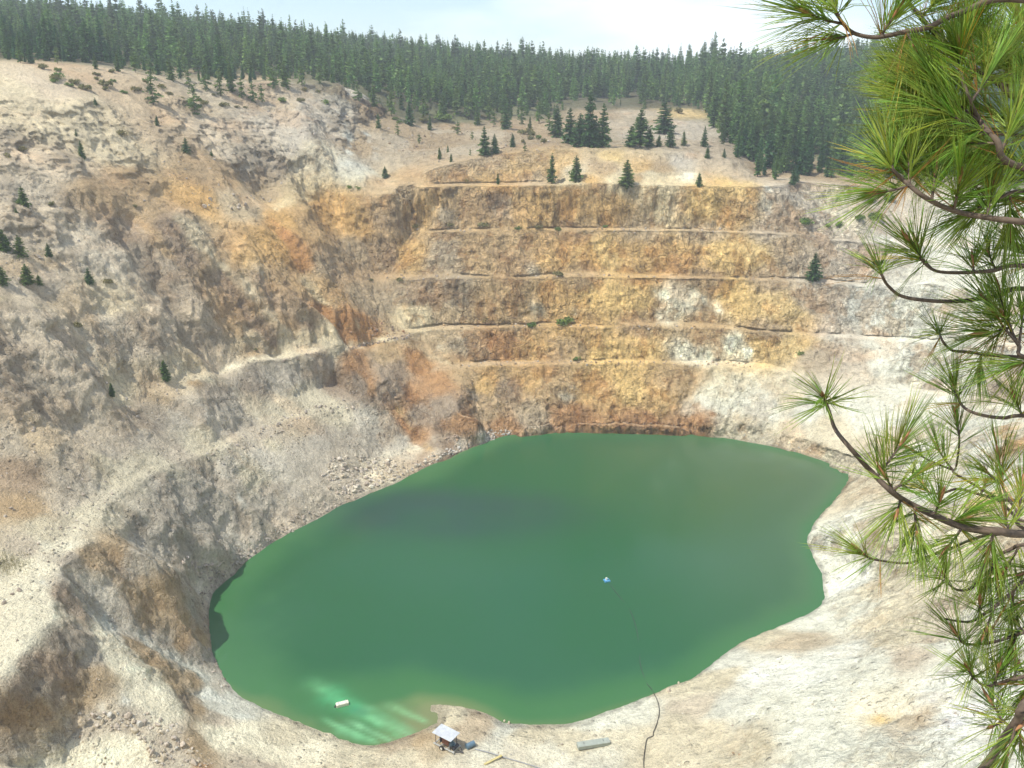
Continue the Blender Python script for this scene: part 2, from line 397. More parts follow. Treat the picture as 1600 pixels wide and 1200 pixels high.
# ------------------------------------------------------------------ rock colours of the ground, plus shade painted into the upper left gully
PAL = dict(g=(.45,.395,.325), d=(.36,.305,.245), l=(.53,.475,.395), w=(.65,.63,.54), W=(.73,.715,.64), o=(.52,.36,.185), y=(.62,.455,.228), b=(.335,.26,.195), r=(.40,.235,.125),
           t=(.50,.41,.30), T=(.575,.505,.38), p=(.455,.365,.265), c=(.73,.665,.52), k=(.51,.435,.345), v=(.20,.20,.11), q=(.16,.13,.09), s=(.58,.56,.49), n=(.41,.305,.195))
CP_TXT = '''
20 140 T|70 135 k|150 130 p|250 150 p|60 190 T 9|130 190 T 9|170 230 T|20 250 k|100 270 k|40 300 g|150 300 n|210 290 n|260 210 p|300 160 t|340 210 k|400 150 p|450 160 p|480 170 k
380 250 g|420 270 d|420 200 k|500 200 k|530 180 l 6|545 220 s 5|560 150 l 6|500 250 T|470 290 T|560 270 s|380 320 g|300 310 o|330 270 n|240 330 n|260 350 b|200 370 b|60 350 k|20 390 g|110 380 l|140 400 l|180 410 l|60 410 t|20 420 t|80 440 g|30 440 g|110 470 t|180 465 T|240 470 k
60 520 g|120 520 l 4|160 500 l 4|200 520 g|240 540 g|20 560 d|90 580 g|150 600 g|30 620 d|80 640 g|20 700 g|60 690 t|130 680 g|200 680 g|180 610 T|250 610 t|230 650 d|270 580 T|300 570 T
250 420 d|290 460 d|320 520 d|280 400 b|350 480 n|310 490 k|400 480 n|420 440 n|450 500 n|390 530 T|330 560 k|450 540 T|500 530 T|380 400 o|340 400 n|430 380 o|460 450 n|500 490 r|540 500 r|560 520 r|510 420 d|520 460 n|440 350 o|480 360 n|520 330 o|560 350 o|600 340 b
550 390 d|600 400 b|600 330 n|660 320 o|720 320 n|700 340 d 5|780 320 d 5|840 320 o|900 320 o|960 330 o|1040 320 T|1100 320 y|1150 330 o|1200 320 T 4|1230 330 p|640 310 p|600 290 p
640 400 o|690 400 d|740 400 n|800 400 n|830 420 l 4|880 400 o|940 400 y|1000 400 o|1060 400 o|1120 400 y|1180 400 y|1230 390 n|1260 410 p|1320 400 k|1280 350 k|1320 330 T|1240 310 k|1400 340 k|1420 380 s|1500 360 s|1580 360 s
560 470 d|620 470 d|660 460 b|720 460 d|760 470 n|800 470 n|840 480 l 4|905 490 s 3|880 460 o|940 470 y|990 470 y|1040 465 W 4|1035 495 W 4|1070 470 s|1090 490 n 4|1120 480 W 3|1150 460 y|1200 470 y|1230 490 y|1265 470 p|1300 470 l 4|1310 520 l|1350 480 s|1400 520 w|1380 560 w|1450 500 w|1450 580 w|1550 560 w|1550 480 w
650 500 T|700 500 p|720 540 d 5|690 545 l 4|640 530 p|760 545 d 5|800 540 l 2|780 540 r|830 540 o|880 545 n|940 545 y|1000 545 y|1070 545 W 5|1100 550 W 5|1150 535 W 5|1170 555 W 4|1200 545 y|1240 540 y|1280 560 p|1320 570 k
800 510 n|900 508 o|1000 508 n|1100 512 n|1200 518 n|800 435 n|900 432 n|1000 432 o|1100 434 n|1200 436 n|750 360 n|900 357 n|1000 358 p|1100 360 p|1200 363 p|1280 440 k
560 570 r|600 560 n|620 580 b|650 570 r|680 540 p|600 620 b|650 620 r|690 600 r|730 590 n|740 620 d 5|700 640 b|660 650 b|620 640 o 4|650 680 r|690 690 b|720 660 r|760 600 o|760 640 n|790 610 b|830 600 o|860 610 n|885 620 l 3|890 600 s 2|930 610 o|980 610 y|1030 620 o|1055 600 n|1075 640 l 4|1100 630 s 4|1110 645 r 2|1140 630 w|1180 630 s|1230 620 T|1270 640 s|1300 670 T|1350 650 w|1400 660 w|1450 640 w
830 655 p|900 656 r|1000 658 r|1080 665 r|1150 672 T|1220 690 T|1300 720 T|900 664 b 3|1000 666 b 3|790 670 r|760 680 s 4|720 695 s 4|690 708 l 4
400 600 d|340 620 d|300 640 g|360 640 g|310 600 n 4|440 590 g|500 570 g|530 600 b|560 600 b|470 620 T|400 640 T|350 660 k|400 670 k|450 640 T|520 640 T|580 650 l|600 680 g|560 690 g|620 690 l|640 700 T 4|580 740 c 4|540 720 k|540 750 k|600 740 T|500 690 g|480 720 g|420 720 l|390 750 T|420 780 g|450 790 g|500 790 k|380 820 g|440 820 k|420 690 T 5|460 660 t|350 740 l|350 760 g|300 780 g|330 830 g|370 850 l|280 830 g|300 880 g|330 890 l|250 760 g
30 740 b|100 740 g|40 800 n|110 720 g|160 700 g|160 730 T|100 780 k|130 800 T|70 830 T|40 860 k|90 850 c|200 740 T|240 730 T|280 710 k|320 700 T|60 890 c|20 930 c|60 960 c|30 1000 c|10 1030 c|80 915 W 3|30 915 c|10 890 T
110 870 d|140 870 n|170 860 n|190 880 r 4|180 900 b 4|215 900 r 4|200 930 n|230 960 n|270 970 n|250 920 n|300 960 g|310 1000 n|280 1010 n|320 1030 g|230 850 g|220 880 g
120 925 l|150 950 l|170 975 s|200 995 l|230 1010 s|260 1030 s|290 1050 W 3|310 1060 s|340 1078 l|360 1090 s|180 965 g|250 1010 g|300 1030 g
105 940 b|100 1000 d|60 1040 b|110 1050 b|80 1080 d|30 1080 b|120 1080 n|30 1120 n|60 1110 n|20 1160 g|80 1150 g|120 1020 g|115 1005 l 3
170 1010 c|200 1040 c|230 1070 c|190 1085 W 3|160 1100 W 3|250 1110 c|140 1080 n 3|140 1060 n|210 1010 n|230 1040 n|260 1070 n|290 1100 b|250 1050 n
140 1125 k|200 1130 k|260 1150 k|290 1180 k|100 1180 c|150 1180 c|200 1170 c|60 1190 c|310 1170 n|320 1200 r 4
300 1070 n|330 1090 W|350 1110 s|380 1120 W 4|310 1110 n|350 1150 c|400 1150 c|420 1180 c|340 1130 k|450 1150 T|480 1170 c|540 1185 T|400 1195 k
560 1175 T|600 1170 p|620 1190 T|680 1180 n|700 1185 l|660 1160 n|720 1150 p|700 1120 T|720 1115 s 3|740 1130 p|780 1140 s|760 1180 s|800 1190 l|820 1150 T|860 1180 s|780 1120 d 2|900 1160 T|940 1180 s|980 1150 T|960 1120 w|1000 1110 w|1050 1080 T|1010 1180 T|1060 1130 T|1100 1150 T|1080 1110 k
1120 1060 T|1150 1100 s|1200 1000 T|1150 1030 s|1200 1050 W|1250 1060 W|1200 1100 w|1180 1170 T|1250 1150 w|1240 1000 t|1270 990 t 4|1290 970 w|1330 960 w|1330 1020 W|1350 1060 w|1400 1000 T|1420 1030 k 6|1420 950 T|1400 1100 c 6|1380 1120 y 4|1370 1100 c|1440 1130 t 5|1300 1100 w|1300 1180 w|1400 1190 w|1500 1150 W|1480 1080 W|1530 1000 w|1550 1100 W
1320 830 w|1300 880 w|1340 900 W|1380 920 T|1380 860 T|1400 800 T|1450 860 c|1500 880 T|1450 780 w|1500 720 w|1550 740 w|1580 700 o 4|1540 780 y 4|1560 650 w|1420 720 w|1360 760 T|1350 700 T|1400 700 T|1590 600 p
700 270 n|640 270 n|600 260 t|760 260 n|820 260 o|880 255 o 6|940 262 n 6|1000 262 o 6|920 280 o 6|860 270 o 6|820 255 n 6|1000 280 n 6|960 245 y 4|1030 262 n 5|760 265 o 6|1070 255 g 5|1070 277 W 3|1020 280 T|1110 250 p|1150 270 p|900 280 T|980 285 T|840 285 p|780 285 o|1150 290 y|1220 280 p
700 215 n|760 210 t|820 210 n|640 210 n|900 200 n|960 195 t|1030 210 k|1080 200 k|930 180 n|1000 178 t|1060 178 y|1150 240 p|1100 230 p|600 200 n|580 180 n|560 230 n|850 225 n|620 225 t|660 225 n|720 200 n|800 195 n|740 235 t|830 200 n|680 205 t
1220 272 n|1300 276 n|1350 280 n|700 180 v|800 172 v|1150 190 v|1250 230 v|1350 240 v|500 128 n|400 124 n|1450 240 v|1550 240 v|250 112 n
'''
CPS = []
for tok in CP_TXT.replace('\n', '|').split('|'):
    f = tok.split()
    if len(f) < 3: continue
    p = hit(float(f[0]), float(f[1])); CPS.append((*p, *PAL[f[2]], float(f[3]) if len(f) > 3 else 9.0))
LINES = '''b 5 400 430 480 510|r 4 500 480 570 528|b 5 345 430 425 535|n 5 300 420 395 548|r 4.5 430 350 470 410|b 4.5 250 355 320 450|n 5 220 340 260 400|r 4 560 570 640 680|b 2.5 580 560 660 650|r 2 610 560 680 640|b 2 650 690 700 690|s 1 800 1136 900 1166 1000 1192|n .8 790 1128 832 1160 920 1192 965 1202|l 1 720 1180 800 1196|n .6 830 1202 755 1163|n .5 560 1172 650 1196|n .6 1010 1120 1090 1190|t 1.2 1250 1010 1180 1120 1120 1200|t 1.2 1420 960 1400 1080 1330 1200|n .8 1230 1020 1190 1080|k 1.5 1500 900 1450 1000|T 4 290 345 330 400 400 470 470 530 520 545|T 3.6 380 400 450 480 520 535|T 4 470 440 560 520|s 2 575 215 590 250 600 285|s 2 535 165 545 240|T 2 480 300 430 325|d 4 190 350 240 440 290 510 330 550|d 3 215 350 262 430 312 520
c 2 305 594 400 561 460 552 540 541 620 528|T 2.2 175 768 245 728 300 709 385 674 480 644|o 2.2 540 558 600 620 640 670 690 712|b 1.3 585 625 628 662 660 700|T 1 598 618 645 668 702 712|s 2 1202 300 1206 345|s .9 892 592 885 640|s .8 799 525 807 560|W 1.4 1022 455 1032 502
s 1 1135 455 1140 500|l 2 1320 470 1330 580|l 1.5 1300 460 1310 560|s 1.6 122 928 160 966 220 1006 280 1045 340 1078 366 1090|n 1.5 190 1003 237 1045 272 1085 302 1150|b 1.6 97 902 106 950 82 1002 42 1042|s 1.5 105 485 135 540|s 1.2 160 485 165 530|d 1.2 0 532 90 536|r 1.6 185 885 215 905 195 930
o 1.6 1590 640 1560 720|T 1.5 0 462 60 455 140 446|T 1.5 60 480 160 478 260 472|d 2 300 350 330 400|d 2 430 300 380 320|d 2 405 250 385 300|g 3 480 190 450 240|T 1.5 150 150 165 235|d 2 560 380 600 415|d 2.5 700 470 745 475|l 1.5 660 300 690 330|d 1.5 780 310 800 340|b 2 610 320 660 340
b 1 730 620 800 640|d 1 752 600 740 640|T 1.2 720 575 650 545 640 525|n 1.4 1160 340 1100 335|b 1.2 930 385 960 420|b 1.2 1180 380 1200 420|d 1 820 470 890 485|s 2 350 745 380 790|k 2 330 690 420 655|k 2 540 640 600 632'''
for tok in LINES.replace('\n', '|').split('|'):  # dark strokes in the upper left gully paint a hump's shadow
    f = tok.split(); q = [float(t) for t in f[2:]]; uv = list(zip(q[::2], q[1::2]))
    for (u0, v0), (u1, v1) in zip(uv[:-1], uv[1:]):
        n = max(1, int(math.hypot(u1 - u0, v1 - v0) / 9))
        for t in range(n + 1):
            CPS.append((*hit(u0 + (u1 - u0) * t / n, v0 + (v1 - v0) * t / n), *PAL[f[0]], float(f[1])))
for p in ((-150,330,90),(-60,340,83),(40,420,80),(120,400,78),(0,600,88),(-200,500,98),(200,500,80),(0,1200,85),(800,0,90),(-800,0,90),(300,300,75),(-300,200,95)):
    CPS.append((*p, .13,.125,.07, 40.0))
for p in ((0,0,78),(0,30,45),(50,30,45),(-50,30,40),(-110,100,60),(120,120,55)):
    CPS.append((*p, .62,.56,.46, 14.0))
CPS = np.array(CPS, np.float32); CPS[:, 6] **= 2
wx = X + 2.3 * fbm(X / 9, Y / 9, Z / 9 + 11, 4, 0.6); wy = Y + 2.3 * fbm(X / 9 + 31, Y / 9, Z / 9, 4, 0.6); wz = Z + 2.0 * fbm(X / 9, Y / 9 + 47, Z / 9, 4, 0.6)
acc = np.zeros((len(X), 3)); wx = wx.astype(np.float32); wy = wy.astype(np.float32); wz = wz.astype(np.float32)
for s in range(0, len(X), 40000):
    sl = slice(s, s + 40000)
    d2 = (wx[sl, None] - CPS[None, :, 0]) ** 2 + (wy[sl, None] - CPS[None, :, 1]) ** 2 + 1.6 * (wz[sl, None] - CPS[None, :, 2]) ** 2 + np.float32(0.4)
    w = CPS[None, :, 6] / d2; w = w * w * np.sqrt(w)
    acc[sl] = (w @ CPS[:, 3:6]) / w.sum(1)[:, None]
flat = sstep(0.38 + .1 * sstep(195, 205, GY), 0.16, slope) * sstep(1.0, .6, sl2) * sstep(0.6, 1.6, GZ) * near * sstep(60, 40, GX)
fbk = np.where(GY > 205, .95, 1.0)
fc = np.where(((GY > 205) & (GX < 66 + 8 * fine))[:, None], np.array([.46, .365, .27]), np.array([.67, .605, .475]))
fw = (flat * (0.62 + 0.3 * fbm(X / 3, Y / 3, Z / 3 + 2, 3)) * fbk * np.where(GZ > 57, 0.15, np.where((GZ > 44) & (GX < -25), .35, 1.0)))[:, None]
acc = acc * (1 - fw) + fc * fw
# bench floors carry pale fallen dust, steep faces keep the raw rock; mottling belongs to the rock
mott = fbm(X / 5, Y / 5, Z / 5 + 21, 5, 0.6); mot2 = fbm(arc / 2.3, Z / 16, dist_c / 30, 4, 0.6)
acc *= np.array([.97, 1.0, .945])
acc *= (1 - .24 * sstep(258, 268, GY) * sstep(-60, -30, GX))[:, None]
_bk = sstep(196, 212, GY) * sstep(72, 60, GX) * sstep(62, 56, GZ)
acc *= 1 + (np.array([1.07, 1.0, .86]) - 1) * _bk[:, None]
acc *= 1 + (np.array([1.10, 1.04, .96]) - 1) * (_lf * sstep(20, 26, GZ))[:, None]
acc *= 1.2 * (1 + (0.18 + 0.16 * crag) * mott + (0.20 + .12 * _lf) * mot2 * np.maximum(steep, mid * 0.9))[:, None]
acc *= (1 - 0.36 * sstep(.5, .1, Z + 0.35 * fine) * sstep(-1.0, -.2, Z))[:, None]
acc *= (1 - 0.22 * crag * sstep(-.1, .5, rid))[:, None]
rust = sstep(0.15, 0.5, fbm(X / 11 + 3, Y / 11, Z / 7, 4)) * sstep(120, 200, Y) * 0.25
acc = acc * (1 - rust[:, None]) + np.array([.44, .27, .14]) * acc.mean(1)[:, None] / 0.32 * rust[:, None]
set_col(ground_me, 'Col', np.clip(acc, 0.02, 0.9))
set_float(ground_me, 'steep', steep * (1 - .55 * _lf))
set_float(ground_me, 'calm', _lf)
rub = sstep(0.05, 0.5, fbm(X / 12, Y / 12, Z / 12 + 5, 3) + 0.2)
set_float(ground_me, 'rub', rub)

k = NT('quarry_rock')
geo = k.n('ShaderNodeNewGeometry'); pos = geo.outputs['Position']
ca = k.n('ShaderNodeAttribute', attribute_name='Col'); sa = k.n('ShaderNodeAttribute', attribute_name='steep'); ra = k.n('ShaderNodeAttribute', attribute_name='rub'); cm_ = k.n('ShaderNodeAttribute', attribute_name='calm')
mp = k.n('ShaderNodeMapping'); k.l(pos, mp.inputs[0]); mp.inputs['Scale'].default_value = (1, 1, 0.22)
n1 = k.noise(pos, 0.55, 6, 0.68); n2 = k.noise(mp.outputs[0], 0.8, 6, 0.7); n3 = k.noise(pos, 2.6, 4, 0.7)
f1 = k.ramp(n1, [(0.30, 0.6), (0.5, 1.0), (0.72, 1.24)])
f2 = k.ramp(n2, [(0.33, 0.56), (0.52, 1.0), (0.72, 1.26)])
f3 = k.ramp(n3, [(0.30, 0.58), (0.5, 1.0), (0.7, 1.2)])
c = k.mix('MULTIPLY', k.math('MULTIPLY_ADD', cm_.outputs['Fac'], -.42, .75), ca.outputs['Color'], f1)
c = k.mix('MULTIPLY', k.math('MULTIPLY_ADD', sa.outputs['Fac'], 0.85, 0.08), c, f2)
c = k.mix('MULTIPLY', 0.6, c, f3)
# broken, jointed rock on the steep faces: blocks of differing tone with dark open joints
wn_ = k.n('ShaderNodeTexNoise'); wn_.inputs['Scale'].default_value = 0.35; wn_.inputs['Detail'].default_value = 4; k.l(pos, wn_.inputs['Vector'])
va = k.n('ShaderNodeVectorMath', operation='SCALE'); k.l(wn_.outputs['Color'], va.inputs[0]); va.inputs['Scale'].default_value = 3.2
vb = k.n('ShaderNodeVectorMath', operation='ADD'); k.l(pos, vb.inputs[0]); k.l(va.outputs[0], vb.inputs[1])
m2 = k.n('ShaderNodeMapping'); k.l(vb.outputs[0], m2.inputs[0]); m2.inputs['Scale'].default_value = (1, 1, 0.42); m2.inputs['Rotation'].default_value = (0.25, 0.1, 0.4)
out_m = k.ramp(k.noise(pos, 0.09, 4, .6), [(0.40, 0.15), (0.58, 1.0)])
blk = k.math('MULTIPLY', sa.outputs['Fac'], out_m)
joint_h = None
for sc_, amt in ((0.38, 0.55), (0.95, 0.6)):
    v1 = k.n('ShaderNodeTexVoronoi', feature='F1'); v1.inputs['Scale'].default_value = sc_; k.l(m2.outputs[0], v1.inputs['Vector'])
    v2 = k.n('ShaderNodeTexVoronoi', feature='DISTANCE_TO_EDGE'); v2.inputs['Scale'].default_value = sc_; k.l(m2.outputs[0], v2.inputs['Vector'])
    s1 = k.n('ShaderNodeSeparateColor'); k.l(v1.outputs['Color'], s1.inputs[0])
    tone = k.ramp(s1.outputs[0], [(0.0, 0.62), (0.5, 0.98), (1.0, 1.22)])
    crack = k.ramp(v2.outputs[0], [(0.0, 0.58), (0.06, 1.0)])
    c = k.mix('MULTIPLY', k.math('MULTIPLY', blk, amt), c, k.mix('MULTIPLY', 1.0, tone, crack))
    hh = k.math('MULTIPLY', k.math('ADD', s1.outputs[1], k.math('MULTIPLY', crack, 0.7)), 0.5 / sc_ * 0.8)
    joint_h = hh if joint_h is None else k.math('ADD', joint_h, hh)
st1 = k.math('MULTIPLY', k.ramp(k.noise(m2.outputs[0], 0.16, 9, .68), [(0.50, 0.0), (0.57, 1.0)]), k.math('MULTIPLY_ADD', sa.outputs['Fac'], 0.75, 0.08))
c = k.mix('MULTIPLY', st1, c, (.74, .63, .54))
st2 = k.math('MULTIPLY', k.ramp(k.noise(vb.outputs[0], 0.23, 8, .66), [(0.56, 0.0), (0.63, 1.0)]), k.math('MULTIPLY', k.math('MULTIPLY_ADD', cm_.outputs['Fac'], -.7, 1.0), k.math('MULTIPLY_ADD', sa.outputs['Fac'], 0.5, 0.12)))
c = k.mix('MIX', st2, c, k.mix('MULTIPLY', 1.0, c, (1.42, 1.40, 1.36)))
grit = k.ramp(k.noise(pos, 9.0, 3, .7), [(0.3, .6), (0.5, 1.0), (0.7, 1.2)])
c = k.mix('MULTIPLY', 0.85, c, grit)
vo = k.n('ShaderNodeTexVoronoi', feature='F1'); vo.inputs['Scale'].default_value = 1.1; k.l(pos, vo.inputs['Vector'])
vc = k.n('ShaderNodeSeparateColor'); k.l(vo.outputs['Color'], vc.inputs[0])
stone = k.math('MULTIPLY', k.ramp(vc.outputs[0], [(0.70, 0.0), (0.78, 1.0)]), k.ramp(vo.outputs['Distance'], [(0.25, 1.0), (0.42, 0.0)]))
stone = k.math('MULTIPLY', stone, ra.outputs['Fac'])
tint = k.ramp(vc.outputs[1], [(0.0, 0.55), (0.5, 0.85), (1.0, 1.3)])
c = k.mix('MIX', k.math('MULTIPLY', stone, 0.7), c, k.mix('MULTIPLY', 1.0, c, tint))
k.l(c, k.b.inputs['Base Color'])
k.b.inputs['Roughness'].default_value = 0.95; k.b.inputs['Specular IOR Level'].default_value = 0.15
hgt = k.math('ADD', k.math('ADD', k.math('MULTIPLY', n1, 0.9), k.math('MULTIPLY', n3, 0.35)), k.math('ADD', k.math('MULTIPLY', stone, 0.35), k.math('MULTIPLY', k.math('MULTIPLY', n2, sa.outputs['Fac']), 0.9)))
hgt = k.math('ADD', hgt, k.math('MULTIPLY', joint_h, blk))
bp = k.n('ShaderNodeBump'); bp.inputs['Strength'].default_value = 0.9; bp.inputs['Distance'].default_value = 1.25
k.l(hgt, bp.inputs['Height']); k.l(bp.outputs[0], k.b.inputs['Normal'])
ROCK = k.m
ground_me.materials.append(ROCK)
ground = link(bpy.data.objects.new('ground', ground_me)); tag(ground, kind='structure')

# ------------------------------------------------------------------ pit lake
wxs = np.arange(-62, 92.01, 0.45); wys = np.arange(76, 232, 0.45)
WX, WY = np.meshgrid(wxs, wys, indexing='ij'); WX = WX.ravel(); WY = WY.ravel()
dep = -zmap(WX, WY)
ii = np.arange(len(WX)).reshape(len(wxs), len(wys))
wq = np.stack([ii[:-1, :-1].ravel(), ii[1:, :-1].ravel(), ii[1:, 1:].ravel(), ii[:-1, 1:].ravel()], 1)
wet = dep[wq].max(1) > -1.5
water_me = np_mesh('water', np.stack([WX, WY, np.zeros(len(WX))], 1), wq[wet], True)
deep = np.array([.021, .098, .037]); midc = np.array([.046, .145, .052]); olive = np.array([.11, .18, .07]); silt = np.array([.165, .195, .09])
def lerp(a, b, t): return a + (b - a) * t[:, None]
wn = fbm(WX / 9, WY / 9, WX * 0, 4)
dd = dep * (1 + 0.5 * wn)
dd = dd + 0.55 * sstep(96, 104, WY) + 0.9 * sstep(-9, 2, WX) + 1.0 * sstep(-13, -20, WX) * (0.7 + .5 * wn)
wc = lerp(np.tile(silt, (len(WX), 1)), olive, sstep(0.05, 0.5, dd)); wc = lerp(wc, midc, sstep(0.4, 1.4, dd)); wc = lerp(wc, deep, sstep(1.2, 7.0, dd))
# drifts of clearer and greyer water, a painted dark wall reflection, and the pale plumes stirred up beside the pump landing
gr = sstep(-0.1, 0.5, fbm(WX / 46 + 3, WY / 60, WX * 0 + 2, 3)) ; wc = lerp(wc, np.array([.036, .112, .078]), gr * 0.3 * sstep(2, 6, dd))
er = sstep(10, 70, WX + 0.2 * (WY - 150)); wc = lerp(wc, np.array([.090, .132, .070]), er * 0.55 * sstep(1, 4, dd))
pc = at_z(690, 800, 0); pe = np.exp(-(((WX - pc[0]) / 27) ** 2 + ((WY - pc[1]) / 11) ** 2) ** 1.5); wc = lerp(wc, np.array([.026, .070, .056]), np.clip(pe * (1 + .5 * wn), 0, 1) * .9)  # dark bluish ellipse: shaded left wall's reflection put into the water colour
def plume(a, b, w0, w1, colr, amt):
    global wc
    A = at_z(*a, 0)[:2]; B = at_z(*b, 0)[:2]; d = B - A; L = np.linalg.norm(d); d /= L
    t = ((WX - A[0]) * d[0] + (WY - A[1]) * d[1]) / L; s = (WX - A[0]) * -d[1] + (WY - A[1]) * d[0]
    s = s + 0.5 * wn
    ww = w0 + (w1 - w0) * np.clip(t, 0, 1)
    g = np.exp(-(s / ww) ** 2) * sstep(-0.08, 0.12, t) * sstep(1.1, 0.7, t) * (0.75 + 0.5 * fbm(WX / 1.2, WY / 1.2, WX * 0 + 8, 3))
    wc = lerp(wc, np.array(colr), np.clip(g * amt, 0, 1))
plume((640, 1160), (478, 1062), 0.6, 1.5, (.13, .38, .17), .85)
plume((590, 1163), (500, 1122), 0.3, 0.5, (.19, .46, .23), .7)
plume((610, 1160), (540, 1125), 0.35, 0.6, (.21, .48, .25), .8)
plume((645, 1150), (575, 1118), 0.3, 0.6, (.20, .46, .24), .8)
plume((650, 1146), (560, 1100), 0.5, 1.2, (.14, .38, .18), 0.7)
plume((670, 1128), (600, 1098), 0.35, 0.9, (.20, .42, .2), 0.7)
plume((580, 1160), (520, 1138), 0.6, 0.9, (.15, .40, .19), 0.75)
plume((560, 1110), (500, 1080), 1.4, 2.4, (.05, .33, .14), 0.6)
plume((545, 1105), (575, 1118), 0.7, 0.7, (.02, .13, .08), 0.6)  # darker green streak running right from the intake float
plume((690, 1110), (640, 1085), 0.8, 1.8, (.17, .22, .09), 0.4)
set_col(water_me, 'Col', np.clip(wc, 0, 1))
k = NT('lake_water')
ca = k.n('ShaderNodeAttribute', attribute_name='Col'); k.l(ca.outputs['Color'], k.b.inputs['Base Color'])
k.b.inputs['IOR'].default_value = 1.33; k.b.inputs['Specular IOR Level'].default_value = 0.32
pos = k.n('ShaderNodeNewGeometry').outputs['Position']
k.l(k.ramp(k.noise(pos, 0.045, 4, .6), [(.38, .06), (.62, .26)]), k.b.inputs['Roughness'])
bp = k.n('ShaderNodeBump'); bp.inputs['Strength'].default_value = 0.35; bp.inputs['Distance'].default_value = 0.05
k.l(k.math('ADD', k.noise(pos, 1.6, 3), k.math('MULTIPLY', k.noise(pos, 0.25, 2), 2.0)), bp.inputs['Height']); k.l(bp.outputs[0], k.b.inputs['Normal'])
water_me.materials.append(k.m)
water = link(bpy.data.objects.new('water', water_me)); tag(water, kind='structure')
# ------------------------------------------------------------------ helpers on the finished ground
def on_ground(x, y):
    rr = math.hypot(x, y); a = math.atan2(x, y)
    i = min(NR - 1, max(0, int(np.searchsorted(r, rr)))); j = int(np.argmin(np.abs(az - a)))
    if i > 0 and abs(r[i - 1] - rr) < abs(r[i] - rr): i -= 1
    return float(Z[i * NA + j])

def seat(u, v, sink=0.0):
    p = hit(u, v); return Vector((p[0], p[1], on_ground(p[0], p[1]) - sink))

def empty(name, loc, rz=0.0, s=1.0):
    o = bpy.data.objects.new(name, None); o.location = loc; o.rotation_euler = (0, 0, rz); o.scale = (s, s, s); o.empty_display_size = 0.2
    return link(o)

# ------------------------------------------------------------------ conifers
def conifer(seed, wr, base, levels, nb, ns, spray, shape=0.85, ragged=0.25):
    """a tree of height 1: trunk and crown as triangle lists; wr = crown radius, base = height of the lowest limbs"""
    g = random.Random(seed)
    V, Fc, T = [], [], []
    lean = g.uniform(-.012, .012)
    for i in range(levels):
        t = (i + g.uniform(-.35, .35)) / levels; t = min(max(t, 0), 1)
        z = base + (1 - base) * t * 0.985
        prof = (1 - t) ** shape * (0.62 + 0.38 * min(1, t / 0.22)) + 0.012
        off = g.uniform(0, 6.28)
        gap = g.random() < ragged * 0.5
        for b in range(nb if t < 0.85 else max(3, nb - 2)):
            a = off + 6.283 * b / nb + g.uniform(-.35, .35)
            L = wr * prof * g.uniform(1 - 2.2 * ragged, 1.12) * (0.55 if gap else 1)
            if L < 0.006: continue
            rise = g.uniform(-.30, .12) + 0.9 * t * t; zj = g.uniform(-.7, .7) / levels * (1 - t)
            bt = g.uniform(.62, 1.28)
            for s in range(ns):
                f = (s + g.uniform(.45, 1.0)) / ns
                c = (lean * t + math.cos(a) * L * f, math.sin(a) * L * f, z + zj + L * f * rise - 0.12 * L * f * f)
                sz = spray * g.uniform(.65, 1.3) * (0.28 + 0.95 * min(1, L / wr * 1.5)) * (1.05 - 0.3 * f)
                for q in range(2):
                    th = a + g.uniform(-.9, .9); el = rise + g.uniform(-.5, .5)
                    d = (math.cos(th) * math.cos(el), math.sin(th) * math.cos(el), math.sin(el))
                    rl = g.uniform(-1.3, 1.3); px, py = -math.sin(th), math.cos(th)
                    p = (px * math.cos(rl) , py * math.cos(rl), math.sin(rl))
                    k0 = len(V); w = sz * g.uniform(.32, .55)
                    V.append((c[0] - d[0] * sz * .6 + p[0] * w * .2, c[1] - d[1] * sz * .6 + p[1] * w * .2, c[2] - d[2] * sz * .6 + p[2] * w * .2))
                    V.append((c[0] + p[0] * w, c[1] + p[1] * w, c[2] + p[2] * w)); V.append((c[0] + d[0] * sz, c[1] + d[1] * sz, c[2] + d[2] * sz))
                    V.append((c[0] - p[0] * w, c[1] - p[1] * w, c[2] - p[2] * w))
                    Fc += [(k0, k0 + 1, k0 + 2), (k0, k0 + 2, k0 + 3)]
                    T += [bt * g.uniform(.8, 1.2)] * 4
    TV, TF = [], []
    n = 6
    for i, (z, rad) in enumerate(((-.03, .017), (0.03, .0135), (.35, .010), (.7, .006), (.97, .0015))):
        for k in range(n):
            TV.append((lean * z + rad * math.cos(6.283 * k / n), rad * math.sin(6.283 * k / n), z))
    for i in range(4):
        for k in range(n):
            a, b = i * n + k, i * n + (k + 1) % n
            TF += [(a, b, b + n), (a, b + n, a + n)]
    return np.array(V), np.array(Fc), np.array(T), np.array(TV), np.array(TF)

def leaf_mat(name, c0, c1, rough=0.7, trans=0.2):
    k = NT(name)
    at = k.n('ShaderNodeAttribute', attribute_name='tint'); oi = k.n('ShaderNodeObjectInfo')
    col = k.mix('MIX', oi.outputs['Random'], tuple(c0), tuple(c1))
    col = k.mix('MULTIPLY', 1.0, col, at.outputs['Color'])
    k.l(col, k.b.inputs['Base Color']); k.b.inputs['Roughness'].default_value = rough; k.b.inputs['Specular IOR Level'].default_value = 0.25
    tr = k.n('ShaderNodeBsdfTranslucent'); k.l(k.mix('MULTIPLY', 1.0, col, (1.3, 1.35, .8)), tr.inputs[0])
    ms = k.n('ShaderNodeMixShader'); ms.inputs[0].default_value = trans
    k.l(k.b.outputs[0], ms.inputs[1]); k.l(tr.outputs[0], ms.inputs[2]); k.l(ms.outputs[0], k.out.inputs[0])
    return k.m
CROWN = leaf_mat('conifer_needles', (.058, .160, .066), (.145, .240, .070))
